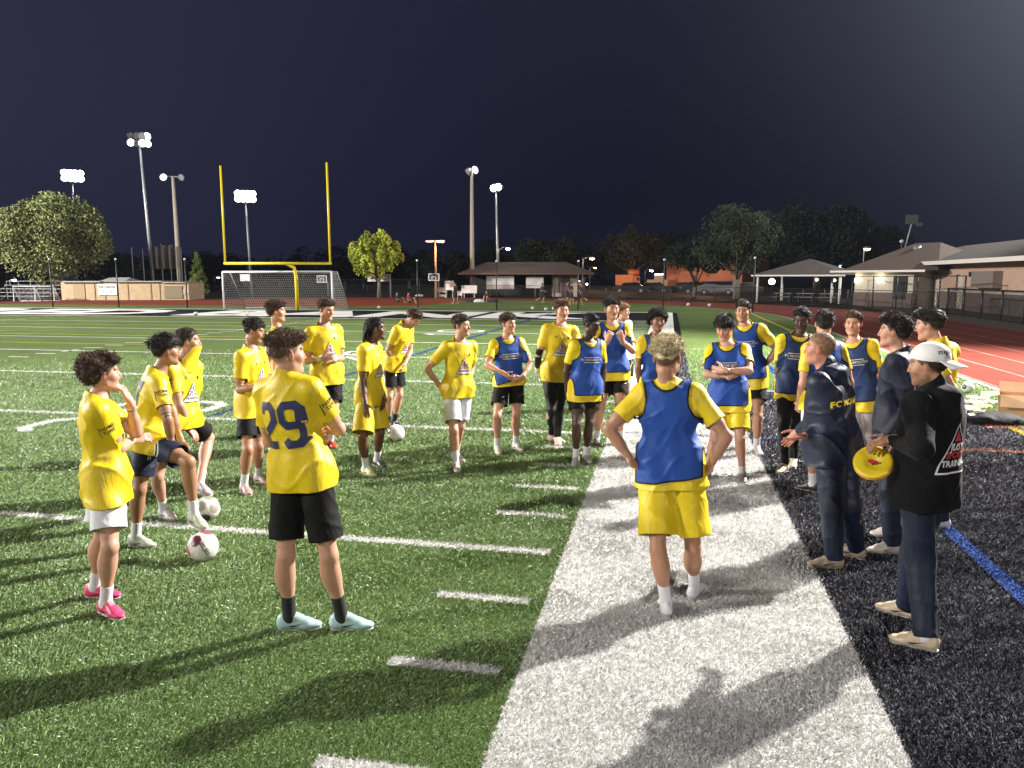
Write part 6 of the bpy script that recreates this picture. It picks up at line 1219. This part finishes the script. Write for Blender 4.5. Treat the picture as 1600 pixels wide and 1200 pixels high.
# fences
def fence(label, pts, h, post=2.6, mesh=True, cell=.25, r=.028, wr=.006, group='black chain link fences', solid=0.):
    o = thing('chain_link_fence', label, 'fence', (pts[0][0], pts[0][1], 0.), group); P0 = np.array([pts[0][0], pts[0][1], 0.]); A = [np.array([p[0], p[1], 0.])-P0 for p in pts]
    rails = MB(); wires = MB(); n_ = 0; posts = []
    for a, b in zip(A[:-1], A[1:]):
        Ls = np.linalg.norm(b-a); k = max(1, round(Ls/post))
        for i in range(k): posts.append(a+(b-a)*i/k)
        rails.tube([a+[0, 0, h], b+[0, 0, h]], r*.8, 6); rails.tube([a+[0, 0, .06], b+[0, 0, .06]], r*.5, 4)
        if mesh:
            m_ = int(Ls/cell); d = (b-a)/Ls
            for i in range(-int(h/cell), m_):
                for sgn in (0, 1):
                    x0_, x1_ = i*cell, i*cell+h; z0_, z1_ = (.06, h) if sgn == 0 else (h, .06)
                    if x0_ < 0: z0_ = z0_+(z1_-z0_)*(-x0_)/h; x0_ = 0
                    if x1_ > Ls: z1_ = z0_+(z1_-z0_)*(Ls-x0_)/(x1_-x0_+1e-9); x1_ = Ls
                    if x1_ > x0_: wires.tube([a+d*x0_+[0, 0, z0_], a+d*x1_+[0, 0, z1_]], wr, 3, cap=False)
    posts.append(A[-1]); rails.build('rail', M_BLKM, o)
    for p in posts[:100]: MB().tube([p, p+[0, 0, h+.03]], r, 8).build('post', M_BLKM, o, True)
    if mesh: wires.build('wire_mesh', M_BLKM, o)
    return o
ro = RTK+8.7
aa = [(XC+ro*math.cos(a), YC+ro*math.sin(a)) for a in np.linspace(R(8), R(172), 24)]
fence('black chain link fence curving round the far end of the running track', aa, 1.25, 3.2, True, .30, .03, .006)
fence('tall dark fence panels along the track beside the long building', [(XC+ro+.6, 42), (XC+ro+.6, 8)], 1.45, 2.4, True, .16, .055, .010)
fence('taller black fence between gazebo and long building', [tuple(at(1330, 470, 61)[:2]), tuple(at(1400, 470, 56)[:2]), tuple(at(1506, 480, 48.5)[:2])], 2.15, 2.5, True, .28, .04, .006)
fence('dark high fence behind the car park by the basketball hoops', [tuple(at(395, 466, 92)[:2]), tuple(at(700, 466, 86)[:2])], 1.9, 3., True, .4, .035, .012)
# ---- balls
def soccer_ball(label, P, r, cols, txt=None, rot=(0, 0, 0)):
    bm = bmesh.new(); bmesh.ops.create_icosphere(bm, subdivisions=5, radius=r); me = bpy.data.meshes.new('soccer_ball'); bm.to_mesh(me); bm.free()
    V = np.array([v.co for v in me.vertices])/r; phi = (1+5**.5)/2
    ic = np.array([(0, a, b*phi) for a in (-1, 1) for b in (-1, 1)]+[(a, b*phi, 0) for a in (-1, 1) for b in (-1, 1)]+[(b*phi, 0, a) for a in (-1, 1) for b in (-1, 1)], float); ic /= np.linalg.norm(ic[0])
    d = np.sort(V@ic.T, 1)[:, ::-1]; pent = d[:, 0] > .918; seam = (np.abs(d[:, 0]-d[:, 1]) < .012) & ~pent; who = np.argmax(V@ic.T, 1)
    C = np.tile(np.array((.66, .65, .62)), (len(V), 1)); C[seam] = (.25, .25, .24); 
    for i in range(12): C[pent & (who == i)] = cols[i % len(cols)]
    C[(d[:, 0] > .90) & (d[:, 0] < .918)] = (.45, .44, .42)
    me.polygons.foreach_set('use_smooth', [True]*len(me.polygons)); me.materials.append(mat('ball_leather', (.6, .6, .6), rough=.35, spec=.5, attr='Col', bump=[(220, .0006, (1, 1, 1), 0)]))
    o = bpy.data.objects.new('soccer_ball', me); COL.objects.link(o); o.location = (P[0], P[1], r-.004); o.rotation_euler = rot; setattr_(o, 'Col', C, True); tag(o, label, 'ball', 'soccer balls')
    if txt:
        bpy.context.view_layer.update(); c = np.array([P[0], P[1], r-.004]); n = unit(CAM-c+np.array([0, 0, -.2])); VV, FF = text2d(txt, r*.36, .03); th = R(-62)
        Rt_ = unit(np.cross([0, 0, 1.], n)); Ut = np.cross(n, Rt_); e1 = Rt_*math.cos(th)+Ut*math.sin(th); e2 = -Rt_*math.sin(th)+Ut*math.cos(th)
        bm = bmesh.new(); vs = [bm.verts.new((x+r*.24, y, 0)) for x, y in VV]; [bm.faces.new([vs[i] for i in f_]) for f_ in FF]; pts_ = [unit(n*r+e1*v.co.x+e2*v.co.y)*(r+.0012) for v in bm.verts]; bm.verts.index_update(); fs = [tuple(v.index for v in f_.verts) for f_ in bm.faces]; bm.free()
        t_ = newobj('lettering', np.array(pts_), fs, M_DARK, o, False); t_.matrix_parent_inverse = Matrix.Rotation(0, 4, 'X'); t_.matrix_basis = o.rotation_euler.to_matrix().inverted().to_4x4()
    return o
MRN = [(.10, .012, .035), (.66, .65, .62), (.07, .01, .02), (.45, .05, .12), (.66, .65, .62)]

# ---- the damp night air

def haze(dens):
    m = bpy.data.materials.new('night_haze'); m.use_nodes = True; t = m.node_tree; t.nodes.clear(); v = N(t, 'ShaderNodeVolumePrincipled'); v.inputs['Color'].default_value = (.72, .82, 1., 1); v.inputs['Density'].default_value = dens; v.inputs['Anisotropy'].default_value = .55
    t.links.new(v.outputs[0], N(t, 'ShaderNodeOutputMaterial').inputs['Volume']); o = MB().box((0, 300, 10.), (1220, 1220, 22)).build('haze', m); tag(o, 'thin haze over the floodlit field', None, None, 'stuff')
haze(.00013)
# ---- balls, kit and the far players
P_ = np.array(J['P2']['rl'][2])*.85+np.array(J['P2']['rl'][1])*.15-np.array([.0, .045, 0]); soccer_ball('maroon and white ball lettered SELECT under the foot of navy shorts', P_, .112, MRN, 'SELECT', (.6, .3, 1.1))
P_ = np.array(J['P3']['ll'][2])*.75+np.array(J['P3']['ll'][1])*.25-np.array([.0, .04, 0]); soccer_ball('scuffed cream and black ball behind the lettered one', P_, .110, [(.03, .03, .03), (.3, .28, .22), (.5, .48, .40)], None, (.2, 1.3, .4))
P_ = gnd(619, 690); soccer_ball('white and brown ball at the feet of the bending player', P_, .115, [(.09, .04, .035), (.66, .65, .62)], None, (1.1, .2, .3))
for i, (u, v) in enumerate(((306, 494), (386, 493), (1511, 614))): soccer_ball(['white ball on the far goal line left of the goal', 'white ball on the far goal line in front of the goal', 'grey ball on the grass next to the track and the cardboard box'][i], gnd(u, v), .125 if i < 2 else .11, [(.03, .03, .03), (.5, .5, .5)], None, (i, .4, .2))
for i, (u, v) in enumerate(((832, 484), (853, 485.5), (1075, 478), (865, 484.5), (1108, 479), (592, 482.5))): soccer_ball(['pale ball on the grass beyond the end line, left of a pair', 'pale ball on the grass beyond the end line, right of a pair', 'small ball on the grass in front of the far track bend', 'third pale ball on the grass beyond the end line', 'pale ball on the grass left of the gazebo post', 'pale ball beyond the end line by the soccer goal'][i], gnd(u, v), .11, [(.5, .45, .35)], None, (i, .4, .2))
# yellow discs held by the man in the cap
c = CTX['P26']; w_ = c['arm']['L'][1]; hp_ = w_+c['hands']['L'][1]*.085
dc = hp_+np.array([-.0, -.0, -.105]); n = unit(unit(CAM-dc)+np.array([-.1, .15, .55])); e1 = unit(np.cross([0, 0, 1.], n)); e2 = np.cross(n, e1)
for i_ in range(2):
    o = thing('training_disc', ['large flat yellow marker disc held at the side of the cap wearer', 'orange rimmed disc stacked behind the yellow one in the same hand'][i_], 'marker disc', dc-n*.022*i_, 'marker discs in the hand')
    rr_ = [.108, .103, .085, .035, .016, .010]; zz_ = [0, .008, .010, -.012, -.02, -.018]; V = []; F = []; m_ = 40
    for r0, z0_ in zip(rr_, zz_):
        for k in range(m_): a = 2*math.pi*k/m_; V.append(e1*math.cos(a)*r0+e2*math.sin(a)*r0+n*(z0_-.008))
    for i in range(5):
        for k in range(m_): F.append((i*m_+k, i*m_+(k+1) % m_, (i+1)*m_+(k+1) % m_, (i+1)*m_+k))
    b_ = newobj('disc', V, F, mat('yellow_disc_plastic' if not i_ else 'orange_disc_plastic', (.74, .56, .02) if not i_ else (.75, .28, .03), rough=.4), o); b_.modifiers.new('t', 'SOLIDIFY').thickness = .004
    if not i_:
        mb = MB(); mb.poly([np.array(p) for p in [e1*x+e2*y+n*-.0035 for x, y in ((-.030, .004), (-.02, -.012), (.0, -.016), (.014, -.008), (.034, -.004), (.034, .004), (.012, .006), (.0, .014), (-.02, .014))]]); mb.build('hole_shadow', M_RPR, o)  # reddish shadow of the disc's centre hole, painted as a flat patch
# cardboard box, black bag, heap of bibs
b = gnd(1592, 650); o = thing('cardboard_box', 'open cardboard box with raised flaps at the side of the track', 'box', b, rz=-.35); cb = mat('cardboard', (.40, .235, .125), rough=.85, noise=(5, .1, 3)); w, d, h = .56, .46, .34
mb = MB(); mb.box((0, -d/2, h/2), (w, .008, h)).box((0, d/2, h/2), (w, .008, h)).box((-w/2, 0, h/2), (.008, d-.016, h)).box((w/2, 0, h/2), (.008, d-.016, h)).box((0, 0, .006), (w-.02, d-.02, .008)); mb.build('box_body', cb, o)
for p in ([(-w/2+.02, -d/2, h), (w/2, -d/2, h), (w/2+.03, -d/2-.15, h-.16), (-w/2+.02, -d/2-.14, h-.17)], [(-w/2, -d/2, h), (-w/2, d/2, h), (-w/2-.24, d/2+.02, h-.03), (-w/2-.24, -d/2-.02, h-.08)], [(w/2, -d/2, h), (w/2, d/2, h), (w/2+.18, d/2, h+.1), (w/2+.18, -d/2, h+.1)], [(-w/2, d/2, h), (w/2, d/2, h), (w/2, d/2+.12, h+.14), (-w/2, d/2+.12, h+.14)]):
    f_ = MB().poly(p).build('flap', cb, o); f_.modifiers.new('t', 'SOLIDIFY').thickness = .006
def lump(name, label, cat, P_, sz, m, seed, nf=9, amp=.05, hole=None, grp=None, base_mat=None):
    S_ = Sdf(); S_.add(elli((0, 0, sz[2]*.2), sz, np.eye(3)), .02); S_.disp = lambda X, Y, Z: -amp*(1-np.abs(np.sin(vnoise((X, Y, Z), nf, seed)*3)))*1.-amp*.3*vnoise((X, Y, Z), nf*3, seed)
    ax = [axis(-sz[0]-.1, sz[0]+.1, .015), axis(-sz[1]-.1, sz[1]+.1, .015), axis(-.0, sz[2]*1.6+.1, .012)]; G = S_.grid(ax); G[:, :, 0] = .1; V, Q = nets(G, ax); o = newobj(name, V, Q, m); o.location = tuple(P_); return tag(o, label, cat, grp)
bag = lump('kit_bag', 'black kit bag lying flat beside the cardboard box', 'bag', gnd(1552, 662), (.42, .20, .13), mat('black_nylon', (.012, .012, .014), rough=.75, spec=.15, bump=[(14, .01, (1, 1, 1), 1)]), 2.2, 7, .022)
mb = MB(); V_, F_ = text2d('92', .09, .03); mb.add([(x-.17, y*.9-.02, .185) for x, y in V_], F_, 0); mb.add([(-.36, -.12, .13), (-.29, -.13, .14), (-.30, -.06, .16), (-.365, -.05, .145)], [(0, 1, 2, 3)], 0); mb.build('white_label', M_WHM, bag)
bibcols = [(.30, .30, .25), (.38, .32, .08), (.28, .30, .24), (.20, .24, .17), (.36, .36, .35)]
for i, (u, v, a_) in enumerate(((1520, 630, .2), (1535, 636, 1.2), (1528, 624, 2.2), (1548, 630, .7), (1516, 640, 1.8))):
    o = lump('crumpled_bib', ['crumpled cream bib at the left of the heap', 'crumpled yellow bib in the heap next to the box', 'pale crumpled bib at the back of the heap', 'greenish crumpled bib against the cardboard box', 'white crumpled bib in front of the heap, by the black bag'][i], 'bib', gnd(u, v), (.20, .13, .035), mat('bib_pile_%d' % i, bibcols[i], rough=.8), i*1.3+1, 14, .022, grp='crumpled bibs beside the box'); o.rotation_euler[2] = a_
# far figures beyond the end line: small but whole bodies
M_FCL = [mat('far_dark_clothes', (.016, .016, .02), rough=.8), mat('far_purple_clothes', (.06, .03, .10), rough=.8), mat('far_white_clothes', (.55, .55, .56), rough=.8), mat('far_red_clothes', (.30, .04, .04), rough=.8)]
def far_person(label, u, v, H, cl, pose='stand', yaw=0., leg_m=None, cat='person'):
    b = gnd(u, v); s = H/1.78; f = np.array([math.sin(yaw), math.cos(yaw), 0.]); l = np.array([-f[1], f[0], 0.]); z = np.array([0, 0, 1.]); p = np.zeros(3)
    K = Sdf(); C = Sdf(); Tr = Sdf()
    if pose == 'sit': pel = p+z*.14; nk = pel+z*.50-f*.1; kn = [pel+f*.38+z*.30+l*.14*k for k in (-1, 1)]; an = [pel+f*.55-z*.07+l*.12*k for k in (-1, 1)]
    elif pose == 'run': pel = p+z*.90*s; nk = pel+z*.50*s+f*.12; kn = [pel+f*.25-z*.36*s-l*.09, pel-f*.02-z*.42*s+l*.09]; an = [kn[0]-z*.38*s-f*.12, kn[1]-f*.36-z*.12]
    else: pel = p+z*.93*s; nk = pel+z*.54*s; kn = [pel-z*.44*s+l*.10*k+f*.06*(k+.3) for k in (-1, 1)]; an = [p+z*.08+l*.12*k+f*.14*k for k in (-1, 1)]
    hd_ = nk+z*.17*s+f*.02; M = np.array([l, f, z])
    C.add(elli(pel+(nk-pel)*.35, (.17*s, .13*s, .30*s), M), .05); C.add(elli(pel+(nk-pel)*.72, (.20*s, .125*s, .18*s), M), .05)
    K.add(rcone(pel+(nk-pel)*.2, nk, .10*s, .07*s), .05); K.add(rcone(nk-z*.05, hd_, .055*s, .05*s), .03); K.add(elli(hd_+z*.01, (.078*s, .098*s, .118*s), M), .02); K.add(elli(hd_+f*.095*s-z*.01, (.012, .018, .02), M), .01)
    for i, k in enumerate((-1, 1)):
        h_ = pel+l*.09*k*s; K.add(rcone(h_, kn[i], .08*s, .052*s), .04); K.add(rcone(kn[i], an[i], .052*s, .034*s), .02); K.add(rcone(an[i]-z*.03, an[i]+f*.15-z*.045, .04*s, .034*s), .02); Tr.add(rcone(h_, h_+(kn[i]-h_)*.8, .105*s, .10*s), .04)
        a = nk-z*.06*s+l*.18*k*s; e = a-z*.27*s+l*.05*k+f*(.02 if pose != 'run' else .1*k); w = e+(f*.12-z*.20 if pose == 'stand' else f*.2-z*.05)*s; K.add(rcone(a, e, .048*s, .038*s), .02); K.add(rcone(e, w, .038*s, .026*s), .02); K.add(elli(w+unit(w-e)*.07, (.04*s, .02*s, .07*s), np.array([l, f, unit(w-e)])), .02); C.add(rcone(a, a+(e-a)*.7, .062*s, .058*s), .03)
    def surf(S_, h): lo, hi = S_.bounds(); ax = [axis(lo[i]-.03, hi[i]+.03, h) for i in range(3)]; return nets(S_.grid(ax), ax)
    V, Q = surf(K, .018); o = newobj('person', V, Q, M_SKIN); setattr_(o, 'Col', np.tile(np.array(SKIN['tan']), (len(V), 1)), True); o.location = tuple(b); tag(o, label, cat, 'people beyond the end line')
    V, Q = surf(C, .02); newobj('shirt', V, Q, cl, o); V, Q = surf(Tr, .02); newobj('shorts', V, Q, leg_m or M_FCL[0], o)
    Hh = Sdf(); Hh.add(elli(hd_-f*.012+z*.03*s, (.085*s, .10*s, .105*s), M), .02); V, Q = surf(Hh, .015); k_ = V[:, 2]-hd_[2]-.3*(V-hd_)@f*1.2 > .0; V, Fq, _ = clip(V, Q, np.where(k_, -1., 1.)*1.); newobj('hair', V, Fq, mat('far_hair', (.015, .01, .008), rough=.6), o)
    return o
far_person('person in dark clothes standing by the white boards beyond the end line', 712, 474.5, 1.7, M_FCL[0], 'stand', -1.3)
far_person('person in dark clothes sitting on the grass under the shelter roof', 760, 471, 1.75, M_FCL[0], 'sit', 3.1)
far_person('person in black and white running past the square white panel', 845, 475, 1.75, M_FCL[0], 'run', 1.4)
far_person('person in purple top walking in front of the shelter door', 886, 474, 1.8, M_FCL[1], 'stand', 1.2)
far_person('person in dark top standing just behind the keeper and the net post', 893, 475.5, 1.75, M_FCL[0], 'stand', 1.6)
far_person('person in dark trousers with white shoes right of the net post', 905, 476, 1.8, M_FCL[0], 'stand', 1.8)
far_person('person bending in dark clothes at the right of the walkers', 911, 474.5, 1.7, M_FCL[0], 'run', -1.4)
far_person('person in black sitting on the red apron, left one', 622, 473.5, 1.7, M_FCL[0], 'sit', 1.2)
far_person('person in red sitting on the red apron, legs out', 640, 474, 1.7, M_FCL[3], 'sit', 1.5)
for i, (u, v, c_) in enumerate(((735, 472, 0), (748, 472.3, 2), (771, 472, 0), (655, 463.5, 2), (690, 464, 2))):
    lump('sports_bag', ['dark sports bag on the grass left of the seated person', 'white sports bag next to the seated person', 'dark sports bag right of the seated person', 'pale bag on the track side by the hoop', 'pale bag under the white boards'][i], 'bag', gnd(u, v), (.45, .25, .22), M_FCL[c_], i+3., 6, .05, grp='bags lying on the grass')
